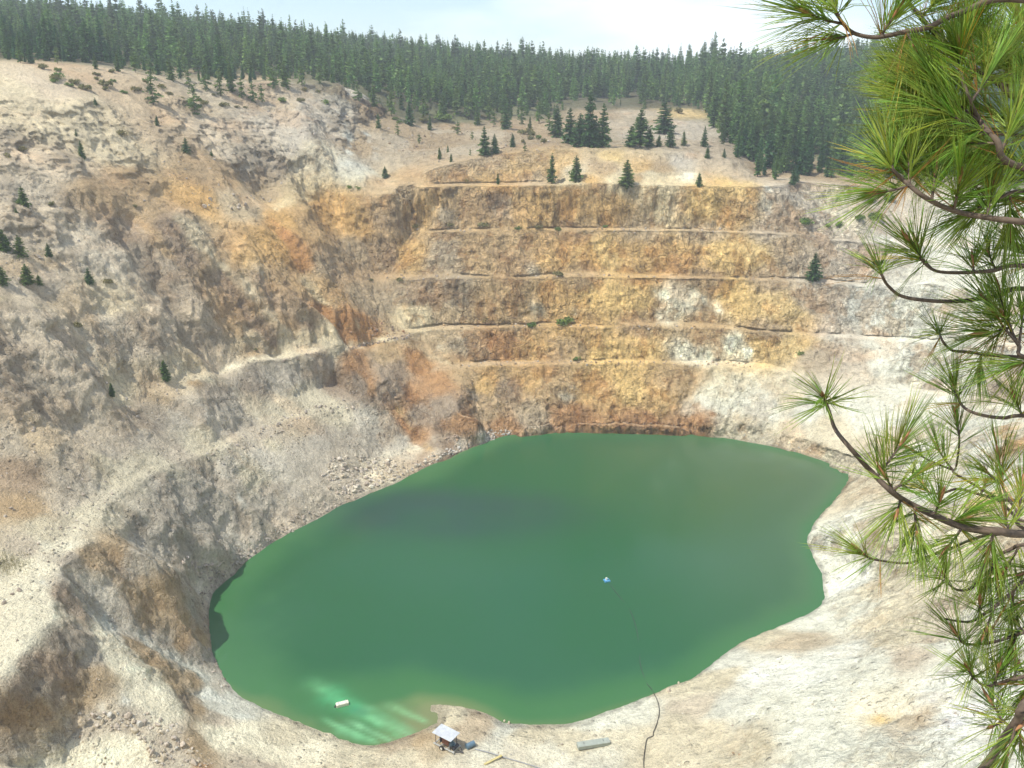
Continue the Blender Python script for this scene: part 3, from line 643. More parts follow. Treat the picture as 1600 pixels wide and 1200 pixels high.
CROWN_Y = leaf_mat('young_pine_needles', (.13, .21, .06), (.17, .235, .07)); CROWN_D = leaf_mat('field_pine_needles', (.075, .155, .055), (.115, .195, .060))
LEAF = leaf_mat('shrub_leaves', (.13, .21, .05), (.19, .25, .07))
DRYLEAF = leaf_mat('dry_shrub_leaves', (.20, .20, .085), (.24, .21, .10))
BARK = plain('conifer_bark', (.13, .085, .06), 0.9, 0, 0.5, 3)

def crown_mesh(name, V, Fc, T, mat):
    me = np_mesh(name, V, Fc); set_col(me, 'tint', np.stack([T, T, T * 0.92], 1)); me.materials.append(mat); return me

TREES = []
for i in range(9):
    g = random.Random(100 + i)
    V, Fc, T, TV, TF = conifer(200 + i, g.uniform(.13, .21), g.uniform(.03, .12), 34, 6, 3, g.uniform(.046, .060), g.uniform(.75, 1.1), g.uniform(.15, .30))
    cm = crown_mesh('conifer_crown', V, Fc, T, CROWN); tm = np_mesh('conifer_trunk', TV, TF, True); tm.materials.append(BARK); TREES.append((cm, tm))
YOUNG = []
for i in range(6):
    g = random.Random(300 + i)
    V, Fc, T, TV, TF = conifer(400 + i, g.uniform(.23, .33), g.uniform(.03, .08), 26, 7, 4, g.uniform(.065, .08), g.uniform(.7, .9), g.uniform(.18, .3))
    cm = crown_mesh('young_crown', V, Fc, T, CROWN_Y); tm = np_mesh('young_trunk', TV, TF, True); tm.materials.append(BARK); YOUNG.append((cm, tm))
DARK = []
for i in range(4):
    V, Fc, T, TV, TF = conifer(500 + i, .25 + .03 * i, .06, 30, 7, 4, .060, .85, .2)
    cm = crown_mesh('dark_crown', V, Fc, T, CROWN_D); tm = np_mesh('dark_trunk', TV, TF, True); tm.materials.append(BARK); DARK.append((cm, tm))
SPARSE = []
for i in range(3):
    V, Fc, T, TV, TF = conifer(600 + i, .36, .12, 14, 5, 3, .085, .55, .4)
    cm = crown_mesh('thin_crown', V, Fc, T, CROWN_Y); tm = np_mesh('thin_trunk', TV, TF, True); tm.materials.append(BARK); SPARSE.append((cm, tm))

def plant_tree(kinds, i, loc, h, rz, label, group, name='pine_tree', wide=1.0):
    root = empty(name, loc, rz, h); root.scale = (h * wide, h * wide, h)
    tag(root, label, 'tree', group)
    cm, tm = kinds[i % len(kinds)]
    link(bpy.data.objects.new('trunk', tm), root); link(bpy.data.objects.new('crown', cm), root)
    return root

# pines standing by themselves in the quarry: (base u, base v, height in photo pixels, kind, width, label)
PIT = [
 (757,243,43,'D',1.0,'dark pine on the sloping upper bench, taller of a close pair left of centre'),
 (773,241,30,'D',1.0,'shorter dark pine of a close pair on the sloping upper bench'),
 (791,206,36,'D',.95,'dark pine on the soil slope above the close pair of pines'),
 (801,229,22,'D',1.1,'small dark pine on the soil slope just right of the close pair'),
 (862,287,46,'Y',.85,'slim yellowish pine on the bench, leftmost of the three spaced along it'),
 (900,283,38,'Y',1.0,'olive green pine on the bench, middle one of the three spaced along it'),
 (979,293,42,'Y',1.25,'broad olive green pine on the bench, rightmost of the three spaced along it'),
 (870,214,48,'D',1.1,'dark pine at the upper left end of the clump on the bank edge'),
 (890,225,52,'D',1.1,'bushy dark pine low in the clump left of the pale bank'),
 (906,231,50,'D',1.2,'broad low pine at the bank lip in the middle of the clump'),
 (921,232,82,'D',.75,'tallest pine of the clump on the bank edge'),
 (930,232,44,'D',1.3,'low spreading pine at the foot of the tallest clump pine'),
 (942,232,64,'D',.85,'second tallest pine of the clump, with a shaded patch to its right'),
 (1000,233,56,'D',1.35,'wide pyramid shaped pine alone on the bank edge'),
 (985,232,32,'D',1.3,'low pine leaning against the left of the pyramid shaped pine'),
 (1014,233,30,'D',1.3,'low pine against the right of the pyramid shaped pine'),
 (1037,209,48,'D',1.5,'broad topped pine on the pale soil strip above the bank'),
 (1047,232,28,'D',1.3,'squat pine on the bank edge beneath the broad topped pine'),
 (1029,232,18,'Y',1.3,'small yellowish pine on the bank edge beneath the broad topped pine'),
 (1068,229,22,'Y',.9,'thin sapling on the pale slope right of the broad topped pine'),
 (1100,230,32,'D',.8,'narrow dark pine at the right end of the pale slope'),
 (1105,249,20,'D',.9,'short dark pine just below the narrow pine at the end of the pale slope'),
 (1131,247,14,'D',1.0,'tiny dark pine on the pinkish bank near the right hand forest'),
 (1092,292,22,'Y',1.0,'small green pine at the lip of the top ochre bench'),
 (1238,290,30,'D',.8,'narrow very dark pine just below the right hand forest edge'),
 (1270,439,44,'D',1.15,'lone dark cone shaped pine on the pale right wall'),
 (1360,318,24,'D',1.1,'small dark pine above the green bushes at right'),
 (129,250,30,'D',.9,'dark pine below the pale cliff at upper left, lower of two in line'),
 (121,223,20,'D',.9,'smaller dark pine just above another below the pale cliff'),
 (38,326,34,'Y',1.0,'yellow green pine on the stony left slope, upper of two in line'),
 (28,346,20,'Y',1.0,'small yellow green pine beneath a taller one on the stony left slope'),
 (33,404,36,'Y',1.3,'full green pine on the upper left shelf, biggest of the group'),
 (8,394,36,'Y',1.3,'green pine at the very left edge on the upper shelf'),
 (77,403,22,'D',1.1,'small dark green pine right of the biggest pine on the upper left shelf'),
 (140,442,26,'D',1.2,'dark rounded pine at the end of the lower left shelf'),
 (5,447,32,'Y',1.2,'green pine at the very left edge on the lower shelf'),
 (44,445,32,'Y',1.4,'bright green bushy pine on the lower left shelf'),
 (62,446,18,'Y',1.5,'low bright green sapling beside the bushy pine on the lower left shelf'),
 (259,598,34,'Y',1.15,'green pine alone beside the bend of the upper haul road'),
 (176,621,22,'Y',1.0,'small green pine on the grey slope left of the haul road bend'),
 (240,165,46,'S',1.1,'thin crowned pine below the left rim, left of two with loose crowns'),
 (305,180,46,'S',1.0,'thin crowned pine below the left rim, right of two with loose crowns'),
 (292,241,24,'D',1.2,'small dark pine on the slope beneath the thin crowned pines'),
 (246,197,16,'D',1.0,'tiny dark pine between the thin crowned pines and the lower slope'),
 (331,246,12,'D',1.0,'tiny brownish green pine right of the small dark pine'),
 (150,167,14,'D',1.1,'tiny pine on the lip of the pale cliff at upper left'),
 (345,150,40,'S',.9,'loose pale pine at the rim below the left forest'),
 (396,160,32,'S',.8,'short loose pine on the brow right of the loose pale pine'),
 (410,161,28,'S',.9,'shortest loose pine on the brow at the right of a row of three'),
 (640,196,38,'D',.9,'dark pine at the forest foot in front of the brown bank'),
 (687,250,18,'Y',.9,'yellowish sapling on the pinkish bank left of the close pair'),
 (705,253,13,'Y',.9,'tiny sapling right of the yellowish sapling on the pinkish bank'),
 (778,288,18,'Y',.9,'small olive pine on the ochre bank under the upper bench'),
 (602,278,18,'D',1.3,'small dark pine beside the track at the left end of the top bench'),
]
KIND = dict(D=DARK, Y=YOUNG, S=SPARSE)
for i, (u, v, hp, kd, wd, lab) in enumerate(PIT):
    p = seat(u, v, 0.15); dpt = project(np.array(p))[2][0]
    plant_tree(KIND[kd], i * 5 + 1, p, hp / F * dpt * 1.06, (i * 2.399) % 6.28, lab, 'pines scattered in the quarry', 'pine_tree', wd)

for i, (u, v, hp) in enumerate(((592,205,24),(622,214,20),(655,222,16),(672,204,26),(715,212,22),(738,222,14),(746,196,30),(772,200,26),(815,196,30),(828,205,24),(842,196,34),(858,206,28),(700,240,12),(735,245,12),(820,236,14),(185,112,30),(212,114,34),(236,122,30),(268,127,38),(296,137,30),(322,141,36),(362,145,44),(378,154,34),(428,142,36),(446,138,42),(472,134,34),(500,134,30),(150,108,26),(90,100,26),(560,162,34),(584,168,36),(612,180,42),(662,188,40),(694,184,36),(732,188,40),(765,190,36))):
    p = seat(u, v, .15); dpt = project(np.array(p))[2][0]
    lab = 'young light green pine in the ragged fringe below the left forest' if u < 520 else 'young green pine in the fringe at the foot of the middle forest'
    plant_tree(SPARSE if i % 3 else YOUNG, i, p, hp / F * dpt, i * 1.1, lab, lab.replace('young', 'row of young').replace('pine', 'pines'), 'pine_tree', .85)

# ------------------------------------------------------------------ the wooded hill
EDGE = [(-100,90),(0,98),(200,110),(350,131),(450,126),(520,132),(560,148),(600,170),(700,186),(780,190),(850,185),(880,166),(1085,168),(1105,178),(1112,215),(1170,262),(1200,276),(1260,281),(1350,283),(1700,292)]
eu = np.array([q[0] for q in EDGE]); ev = np.array([q[1] for q in EDGE])
g = random.Random(5)
cand = []
x = -460.0
while x < 470:
    y = 190.0
    while y < 720:
        st = 3.3 + max(0, y - 260) * 0.009
        px, py = x + g.uniform(-.5, .5) * st, y + g.uniform(-.5, .5) * st
        y += st
        z = float(zmap(px, py))
        if z < 50: continue
        u, v, d = (q[0] for q in project(np.array([px, py, z])))
        if d < 190 or u < -90 or u > 1690: continue
        ed = float(np.interp(u, eu, ev)) + g.uniform(-16, 9)
        if v > ed: continue
        if float(vnoise(np.array([px / 17]), np.array([py / 17]), np.array([.5]))[0]) < -.5: continue
        if ed - v < 9 and g.random() < 0.45: continue
        cand.append((d, px, py, u, v))
    x += 3.5
cand.sort()
def forest_height(u, v, d, gg):
    base = 8.4 + 2.2 * min(1, max(0, (d - 220) / 160)) + (3.2 if u > 1090 else 0)
    h = base * gg.uniform(.45, 1.25)
    if gg.random() < 0.09: h *= 1.45
    if v > float(np.interp(u, eu, ev)) - 5: h *= .62
    return h
def forest_label(u, d):
    if u < 330: return 'dark green conifer in the forest along the upper left rim of the pit'
    if u < 640: return 'dark green conifer in the forest edge above the left back slope'
    if u < 1085: return 'green conifer in the forest behind the pale soil terraces'
    return 'tall green conifer in the dense stand above the right side of the pit'
N_IND = 240
ind = [c for c in cand if -15 < c[3] < 1480][:N_IND]; chosen = set(id(c) for c in ind)
for i, c in enumerate(ind):
    d, px, py, u, v = c
    lab = forest_label(u, d)
    plant_tree(TREES, g.randrange(9), Vector((px, py, on_ground(px, py) - .2)), forest_height(u, v, d, g), g.uniform(0, 6.28), lab, lab.replace('dark green conifer', 'conifers').replace('tall green conifer', 'tall conifers').replace('green conifer', 'conifers'), 'conifer_tree', g.uniform(.85, 1.2))
LOW = []
for i in range(7):
    q = random.Random(700 + i)
    V, Fc, T, TV, TF = conifer(800 + i, q.uniform(.13, .195), .06, 20, 5, 2, .072, q.uniform(.75, 1.05), q.uniform(.15, .28)); LOW.append((V, Fc, T))
VV, FF, TT = [], [], []; off = 0
for c in cand:
    if id(c) in chosen: continue
    d, px, py, u, v = c
    V, Fc, T = LOW[g.randrange(7)]; h = forest_height(u, v, d, g); w = h * g.uniform(.85, 1.2); a = g.uniform(0, 6.28)
    ca_, sa_ = math.cos(a), math.sin(a); z0 = on_ground(px, py)
    VV.append(np.stack([px + (V[:, 0] * ca_ - V[:, 1] * sa_) * w, py + (V[:, 0] * sa_ + V[:, 1] * ca_) * w, z0 + V[:, 2] * h], 1))
    FF.append(Fc + off); off += len(V); tn = g.uniform(.6, 1.5); yl = g.uniform(.9, 1.15)
    TT.append(np.stack([T * tn * yl, T * tn, T * tn * .95], 1))
print('forest', len(cand))
me = np_mesh('forest', np.concatenate(VV), np.concatenate(FF)); set_col(me, 'tint', np.concatenate(TT)); me.materials.append(CROWN)
fo = link(bpy.data.objects.new('forest', me)); tag(fo, 'dense dark conifer forest covering the hill behind the pit', 'forest', kind='stuff')

# ------------------------------------------------------------------ shrubs
def shrub_mesh(seed, n=260, flat=0.75):
    q = random.Random(seed); V, Fc, T = [], [], []
    lobes = [(q.uniform(-.45, .45), q.uniform(-.45, .45), q.uniform(.25, .6), q.uniform(.3, .55)) for _ in range(5)]
    for i in range(n):
        lx, ly, lz, lr = lobes[i % 5]
        a, b = q.uniform(0, 6.28), math.asin(q.uniform(-.6, 1)); rr_ = lr * q.uniform(.55, 1.1)
        c = Vector((lx + rr_ * math.cos(a) * math.cos(b), ly + rr_ * math.sin(a) * math.cos(b), max(.03, lz + rr_ * math.sin(b)) * flat))
        d = Vector((q.uniform(-1, 1), q.uniform(-1, 1), q.uniform(-.5, 1))).normalized(); s_ = d.cross(Vector((q.uniform(-1, 1), q.uniform(-1, 1), q.uniform(-1, 1)))).normalized()
        L = q.uniform(.09, .17); k0 = len(V)
        V += [tuple(c - d * L), tuple(c + s_ * L * .55), tuple(c + d * L), tuple(c - s_ * L * .55)]
        Fc += [(k0, k0 + 1, k0 + 2), (k0, k0 + 2, k0 + 3)]; T += [q.uniform(.6, 1.35)] * 4
    SV, SF = [], []
    for i in range(6):
        lx, ly, lz, lr = lobes[i % 5]; k0 = len(SV)
        for t, rad in ((0, .03), (1, .012)):
            for m in range(3): SV.append((lx * t + rad * math.cos(2.1 * m), ly * t + rad * math.sin(2.1 * m), -.05 + (lz * flat + .05) * t))
        for m in range(3): SF += [(k0 + m, k0 + (m + 1) % 3, k0 + 3 + (m + 1) % 3), (k0 + m, k0 + 3 + (m + 1) % 3, k0 + 3 + m)]
    return np.array(V), np.array(Fc), np.array(T), np.array(SV), np.array(SF)
SHR = []
for i in range(5):
    V, Fc, T, SV, SF = shrub_mesh(900 + i); a = crown_mesh('shrub_leaves', V, Fc, T, LEAF); b = np_mesh('shrub_stems', SV, SF); b.materials.append(BARK)
    dr = crown_mesh('dry_shrub_leaves', V, Fc, T, DRYLEAF); SHR.append((a, b, dr))
SHRUBS = [
 (1256,352,26,'g','wide green shrub left of the other bushes on the pale right bench'),(1292,354,12,'g','smallest green shrub in the row on the pale right bench'),(1312,354,18,'g','round green shrub in the middle of the row on the pale right bench'),
 (1344,346,26,'g','large upright green bush at the right end of the bench row'),(1368,344,30,'g','largest green bush beside the pine branches at right'),(1390,316,26,'g','green bush half behind the pine branches just under the forest'),
 (1252,556,18,'g','lone green shrub on the face below the pale ochre wall'),(872,432,18,'d','dull green shrub on the fourth bench up'),(882,507,30,'g','bright green shrub patch on the middle bench'),
 (832,511,18,'g','small green shrub left of the bright patch on the middle bench'),(762,505,20,'d','dull green shrub at the left end of the middle bench'),(901,563,16,'g','yellow green shrub on the lowest rock bench'),
 (545,297,16,'g','dark green shrub beside the track end, left of two'),(559,298,16,'g','dark green shrub beside the track end, right of two'),(692,190,30,'g','broad green shrub at the forest foot above the brown bank'),
 (660,192,18,'d','olive shrub left of the broad shrub at the forest foot'),(830,212,18,'d','olive shrub on the soil slope left of the pine clump'),(850,224,16,'d','dry shrub on the soil slope under the pine clump'),
 (580,440,12,'d','dry olive shrub at the left start of the fourth bench'),(625,440,14,'d','dry olive shrub on the fourth bench near its left start'),(650,355,16,'d','dull shrub on the fifth bench at its left start'),
 (705,356,18,'d','dull olive shrub on the fifth bench, second from its left start'),(757,357,22,'d','tall dry shrub on the fifth bench'),(808,359,16,'g','green shrub on the fifth bench right of the tall dry shrub'),
 (842,359,18,'d','dull shrub on the fifth bench, farthest right of its row'),(872,360,14,'g','small dark green shrub on the fifth bench'),(945,355,10,'g','tiny green shrub alone on the fifth bench'),
 (728,285,14,'d','dry shrub on the top ochre bench'),(115,132,20,'d','olive scrub bush on the brow under the left forest, left of two'),(165,135,24,'d','olive scrub bush on the brow under the left forest, right of two'),
 (188,212,20,'d','dark olive bush right of the pale cliff at upper left'),(210,326,12,'d','small olive bush on the left ledge above the brown chute'),(82,322,16,'d','olive bush on the stony left ledge, left of two'),
 (105,318,16,'d','olive bush on the stony left ledge, right of two'),(10,250,22,'d','olive bush at the left edge under the pale cliff'),(36,236,18,'d','olive bush beneath the pale cliff near the left edge'),
 (170,445,22,'d','grey green bush below the dark rounded pine on the left shelf'),(118,515,22,'d','dry olive patch of scrub on the grey left face'),(470,331,10,'g','small green bush at the right end of the left ledge'),(400,548,8,'d','tiny dry bush beside the haul road'),
 (1060,178,18,'y','yellow flowering bush in front of the forest on the soil terrace, left of two'),(1045,176,14,'y','small yellow flowering bush on the soil terrace beside a larger one'),
]
for i, (u, v, wp, kd, lab) in enumerate(SHRUBS):
    p = seat(u, v, .05); dpt = project(np.array(p))[2][0]; s = wp / F * dpt / 1.7
    root = empty('shrub', p, i * 1.7, s); tag(root, lab, 'shrub', 'shrubs growing on the quarry benches')
    a, b, dr = SHR[i % 5]
    link(bpy.data.objects.new('leaves', dr if kd in 'dy' else a), root); link(bpy.data.objects.new('stems', b), root)

q = random.Random(12)
for i in range(46):
    u = q.uniform(60, 860); v = float(np.interp(u, [60, 200, 350, 480, 560, 640, 860], [104, 122, 150, 140, 172, 196, 200])) + q.uniform(-6, 28)
    p = seat(u, v, .05); dpt = project(np.array(p))[2][0]; s = q.uniform(9, 22) / F * dpt / 1.7
    root = empty('shrub', p, i * 1.3, s); tag(root, 'low olive scrub bush on the brow below the forest edge', 'shrub', 'scrub bushes on the brow below the forest edge')
    a, b, dr = SHR[i % 5]; link(bpy.data.objects.new('leaves', dr if i % 4 else a), root); link(bpy.data.objects.new('stems', b), root)

# grass tuft patch beside the road
V, Fc, T = [], [], []
q = random.Random(4)
for i in range(1500):
    u, v = q.gauss(10, 22), q.gauss(882, 9)
    if abs(u - 10) > 45: continue
    p = hit(u, v, 60); z0 = on_ground(p[0], p[1]) - .04; a = q.uniform(0, 6.28); L = q.uniform(.15, .42); ox, oy = q.uniform(-.15, .15), q.uniform(-.15, .15); k0 = len(V)
    V += [(p[0] - .03 * math.cos(a), p[1] - .03 * math.sin(a), z0), (p[0] + .03 * math.cos(a), p[1] + .03 * math.sin(a), z0), (p[0] + ox, p[1] + oy, z0 + L)]
    Fc.append((k0, k0 + 1, k0 + 2)); T += [q.uniform(.6, 1.4)] * 3
me = crown_mesh('grass', np.array(V), np.array(Fc), np.array(T), DRYLEAF)
go = link(bpy.data.objects.new('grass', me)); tag(go, 'patch of yellow green grass beside the haul road', 'grass', kind='stuff')
# ------------------------------------------------------------------ loose rock
_ico = None
def ico():
    global _ico
    if _ico is None:
        import bmesh
        bm = bmesh.new(); bmesh.ops.create_icosphere(bm, subdivisions=2, radius=1)
        _ico = (np.array([v.co[:] for v in bm.verts]), np.array([[v.index for v in f.verts] for f in bm.faces])); bm.free()
    return _ico
def rock_shape(seed):
    V, Fc = ico(); q = np.random.RandomState(seed); V = V.copy()
    for _ in range(13):                                  # knock flat facets off a ball
        n = q.randn(3); n /= np.linalg.norm(n); lim = q.uniform(.42, .74); s = V @ n
        V -= np.maximum(s - lim, 0)[:, None] * n
    V *= q.uniform(.65, 1.15, 3); V += q.randn(*V.shape) * .006
    return V, Fc
SHAPES = [rock_shape(s) for s in range(10)]
k = NT('loose_rock')
ca = k.n('ShaderNodeAttribute', attribute_name='tint'); pos = k.n('ShaderNodeNewGeometry').outputs['Position']
k.l(k.mix('MULTIPLY', .8, ca.outputs['Color'], k.ramp(k.noise(pos, 5, 5, .65), [(.3, .6), (.7, 1.15)])), k.b.inputs['Base Color']); k.b.inputs['Roughness'].default_value = .95
bp = k.n('ShaderNodeBump'); bp.inputs['Strength'].default_value = .6; bp.inputs['Distance'].default_value = .08; k.l(k.noise(pos, 7, 4), bp.inputs['Height']); k.l(bp.outputs[0], k.b.inputs['Normal'])
STONE = k.m

def inside(u, v, poly):
    c = False
    for (x1, y1), (x2, y2) in zip(poly, poly[1:] + poly[:1]):
        if (y1 > v) != (y2 > v) and u < (x2 - x1) * (v - y1) / (y2 - y1) + x1: c = not c
    return c
def rot(q):
    a, b, c = q.uniform(0, 6.28, 3)
    ca_, sa_, cb, sb, cc, sc = math.cos(a), math.sin(a), math.cos(b), math.sin(b), math.cos(c), math.sin(c)
    return np.array([[ca_, -sa_, 0], [sa_, ca_, 0], [0, 0, 1]]) @ np.array([[1, 0, 0], [0, cb, -sb], [0, sb, cb]]) @ np.array([[cc, -sc, 0], [sc, cc, 0], [0, 0, 1]])
def rubble(name, label, seed, areas):
    q = np.random.RandomState(seed); VV, FF, TT = [], [], []; off = 0
    for poly, n, smin, smax, cols in areas:
        us = [p[0] for p in poly]; vs = [p[1] for p in poly]; done = 0; tries = 0
        while done < n and tries < n * 12:
            tries += 1
            u, v = q.uniform(min(us), max(us)), q.uniform(min(vs), max(vs))
            if not inside(u, v, poly): continue
            p = hit(u, v, 60, 430); done += 1
            s = smin * (smax / smin) ** (q.rand() ** 2.2); V, Fc = SHAPES[q.randint(10)]
            W = (V * s * .5) @ rot(q).T + np.array([p[0], p[1], on_ground(p[0], p[1]) + s * .12])
            VV.append(W); FF.append(Fc + off); off += len(W)
            c = np.array(PAL[cols[q.randint(len(cols))]]) * q.uniform(.75, 1.15); TT.append(np.tile(c, (len(W), 1)))
    me = np_mesh(name, np.concatenate(VV), np.concatenate(FF)); set_col(me, 'tint', np.concatenate(TT)); me.materials.append(STONE)
    o = link(bpy.data.objects.new(name, me)); tag(o, label, 'rubble', kind='stuff')
rubble('rubble', 'loose pale and brown stones fallen over the quarry slopes and along the shore', 3, [
 ([(520,715),(600,715),(640,735),(680,705),(700,712),(640,740),(560,772),(520,775),(500,745)], 900, .25, 1.5, 'lkcT'),
 ([(690,706),(760,672),(800,668),(800,680),(740,696),(700,714)], 420, .25, 1.1, 'slsg'),
 ([(690,690),(730,670),(770,672),(720,695)], 160, .3, 1.3, 'bbnr'),
 ([(420,570),(540,545),(640,522),(640,530),(575,540),(480,562)], 420, .25, 1.0, 'bndk'),
 ([(540,480),(640,520),(560,535),(520,510)], 260, .3, 1.2, 'bnr'),
 ([(120,1112),(300,1122),(330,1200),(240,1200),(215,1150),(130,1135)], 620, .10, .65, 'lkTgs'),
 ([(0,880),(90,890),(90,960),(0,1060)], 260, .05, .22, 'kTg'),
 ([(150,1000),(270,1080),(280,1140),(130,1100)], 300, .05, .25, 'kTn'),
 ([(280,1120),(560,1180),(560,1200),(300,1200)], 420, .05, .3, 'kTgn'),
 ([(0,1080),(120,1130),(180,1200),(0,1200)], 420, .06, .4, 'kTgn'),
 ([(560,1170),(1000,1130),(1000,1200),(560,1200)], 380, .05, .28, 'kTsn'),
 ([(1200,1000),(1560,900),(1600,1200),(1100,1200)], 1500, .06, .42, 'kTsgdn'),
 ([(580,200),(860,195),(860,240),(640,262),(570,240)], 350, .25, 1.2, 'knt'),
 ([(900,170),(1110,172),(1120,232),(880,232)], 200, .2, .9, 'knt'),
 ([(720,573),(1180,574),(1180,566),(720,563)], 260, .25, 1.1, 'nko'),
 ([(690,514),(1200,520),(1200,511),(690,505)], 260, .25, 1.1, 'nko'),
 ([(600,438),(1240,440),(1240,430),(600,430)], 260, .25, 1.1, 'nko'),
 ([(650,363),(1240,366),(1240,356),(650,356)], 260, .25, 1.1, 'nko'),
 ([(0,560),(240,520),(300,640),(0,760)], 500, .15, .8, 'glk'),
 ([(140,1010),(190,1010),(165,1050),(130,1095)], 160, .10, .4, 'kTt'),
 ([(60,790),(170,780),(110,860),(60,880)], 190, .12, .55, 'lTk'),
 ([(300,720),(420,660),(560,610),(560,640),(480,655),(350,730)], 420, .2, 1.0, 'kTlg'),
 ([(250,850),(330,920),(420,850),(560,780),(540,770),(420,830),(330,890)], 420, .2, 1.1, 'glk'),
 ([(100,960),(70,1030),(10,1090),(90,1110),(130,1000)], 260, .08, .4, 'dnt'),
 ([(1370,960),(1450,960),(1440,1080),(1400,1070),(1360,1000)], 420, .06, .32, 'pkTd'),
 ([(1000,1100),(1300,960),(1500,1000),(1500,1200),(1000,1200)], 420, .05, .35, 'kTsg'),
 ([(1020,1160),(1120,1120),(1200,1180),(1020,1200)], 260, .06, .35, 'kTt'),
 ([(1280,850),(1500,850),(1480,960),(1300,960)], 220, .06, .4, 'Tsk'),
 ([(1100,672),(1330,728),(1320,716),(1130,668)], 220, .15, .7, 'sTk'),
 ([(800,668),(1100,674),(1100,662),(800,662)], 240, .2, .8, 'nrb'),
 ([(380,870),(330,925),(322,1000),(360,1080),(350,1090),(310,1010),(315,920)], 220, .12, .6, 'gld'),
 ([(120,920),(160,955),(370,1090),(340,1085),(150,975)], 320, .08, .45, 'slW'),
 ([(0,600),(260,610),(300,700),(0,900)], 320, .12, .8, 'glk'),
 ([(0,300),(200,330),(180,420),(0,450)], 260, .2, 1.2, 'glk'),
 ([(250,180),(520,200),(420,330),(200,320)], 320, .3, 1.6, 'kgn'),
])
def boulder(u, v, s, col, label, group=None, seed=0):
    q = np.random.RandomState(seed + 50); V, Fc = SHAPES[seed % 10]
    me = np_mesh('boulder', (V * s * .5) @ rot(q).T, Fc); set_col(me, 'tint', np.tile(np.array(PAL[col]) * q.uniform(.9, 1.15), (len(V), 1))); me.materials.append(STONE)
    o = link(bpy.data.objects.new('boulder', me)); p = hit(u, v, 60); o.location = (p[0], p[1], on_ground(p[0], p[1]) + s * .14)
    tag(o, label, 'boulder', group)
B1 = 'angular pale boulder in the curved berm of broken rock at lower left'
BL = [(130,1122),(146,1120),(160,1128),(172,1122),(184,1136),(188,1127),(200,1122),(208,1128),(218,1136),(226,1131),(236,1140),(246,1136),(252,1148),(262,1144),(272,1156),(280,1150),(286,1166),(296,1176),(276,1172),(262,1166),(292,1190),(304,1194),(256,1186),(244,1192),(238,1180),(150,1134),(138,1130),(212,1146)]
for i, (u, v) in enumerate(BL):
    boulder(u, v, .55 + .65 * ((i * 0.618) % 1), 'lkTsg'[i % 5], B1, 'boulders in the lower left berm', i)
boulder(96, 1116, 1.5, 'T', 'lone cream boulder with a rusty underside left of the rock berm', None, 3)
boulder(31, 925, .85, 'd', 'dark grey stone on the pale haul road, larger of two side by side', None, 4)
boulder(19, 930, .6, 'd', 'dark stone on the pale haul road, smaller of two side by side', None, 5)
boulder(6, 944, .7, 'd', 'dark flat stone at the left edge of the haul road', None, 6)
boulder(27, 1003, .4, 'd', 'small dark stone alone on the smooth pale road surface', None, 7)
boulder(75, 879, .55, 'd', 'grey stone on the narrow neck of the haul road', None, 8)
boulder(188, 1046, .4, 'd', 'small dark stone on the pale ramp beside the white stakes', None, 9)
for i, (u, v, s) in enumerate(((795,1131,.7),(788,1128,.5),(880,1180,.5),(878,1165,.45),(1045,1082,.7),(1060,1068,.5),(918,1178,.4))):
    boulder(u, v, s, 'kTsgkTs'[i], 'pale stone near the waterline beside the pump landing', 'stones near the pump landing', i + 2)
# ------------------------------------------------------------------ pump gear at the water's edge
import bmesh
def bm_obj(name, bm, mat, parent=None, smooth=False):
    me = bpy.data.meshes.new(name); bmesh.ops.recalc_face_normals(bm, faces=bm.faces); bm.to_mesh(me); bm.free()
    if smooth:
        for p in me.polygons: p.use_smooth = True
    me.materials.append(mat); return link(bpy.data.objects.new(name, me), parent)
def box(bm, c, s, rz=0.0, bev=0.02, tilt=0.0):
    from mathutils import Matrix
    m = Matrix.Translation(c) @ Matrix.Rotation(rz, 4, 'Z') @ Matrix.Rotation(tilt, 4, 'Y') @ Matrix.Diagonal((*s, 1))
    rr_ = bmesh.ops.create_cube(bm, size=1, matrix=m)
    if bev:
        es = list({e for v in rr_['verts'] for e in v.link_edges}); bmesh.ops.bevel(bm, geom=es, offset=bev, segments=2, affect='EDGES', profile=.5)
def cyl(bm, a, b, rad, n=12, r2=None):
    from mathutils import Matrix
    a, b = Vector(a), Vector(b); d = b - a
    m = Matrix.Translation((a + b) / 2) @ d.to_track_quat('Z', 'Y').to_matrix().to_4x4()
    bmesh.ops.create_cone(bm, cap_ends=True, segments=n, radius1=rad, radius2=rad if r2 is None else r2, depth=d.length, matrix=m)
def tube_mesh(P, R, n=7):
    P = [Vector(p) for p in P]; V, Fc = [], []
    up = Vector((0.13, 0.21, 1)).normalized()
    for i, p in enumerate(P):
        t = (P[min(i + 1, len(P) - 1)] - P[max(i - 1, 0)]).normalized(); a = t.cross(up)
        if a.length < 1e-3: a = t.cross(Vector((1, 0, 0)))
        a.normalize(); b = t.cross(a)
        for k_ in range(n): V.append(p + (a * math.cos(6.2832 * k_ / n) + b * math.sin(6.2832 * k_ / n)) * R[i])
    for i in range(len(P) - 1):
        for k_ in range(n):
            q, w_ = i * n + k_, i * n + (k_ + 1) % n; Fc.append((q, w_, w_ + n, q + n))
    return np.array(V), np.array(Fc)
def spline(P, sub=8):
    P = [Vector(p) for p in P]; Q = [P[0] * 2 - P[1]] + P + [P[-1] * 2 - P[-2]]; out = []
    for i in range(1, len(Q) - 2):
        for s in range(sub):
            t = s / sub; a, b, c, d = Q[i - 1], Q[i], Q[i + 1], Q[i + 2]
            out.append(.5 * ((2 * b) + (c - a) * t + (2 * a - 5 * b + 4 * c - d) * t * t + (3 * b - a - 3 * c + d) * t ** 3))
    out.append(P[-1]); return out
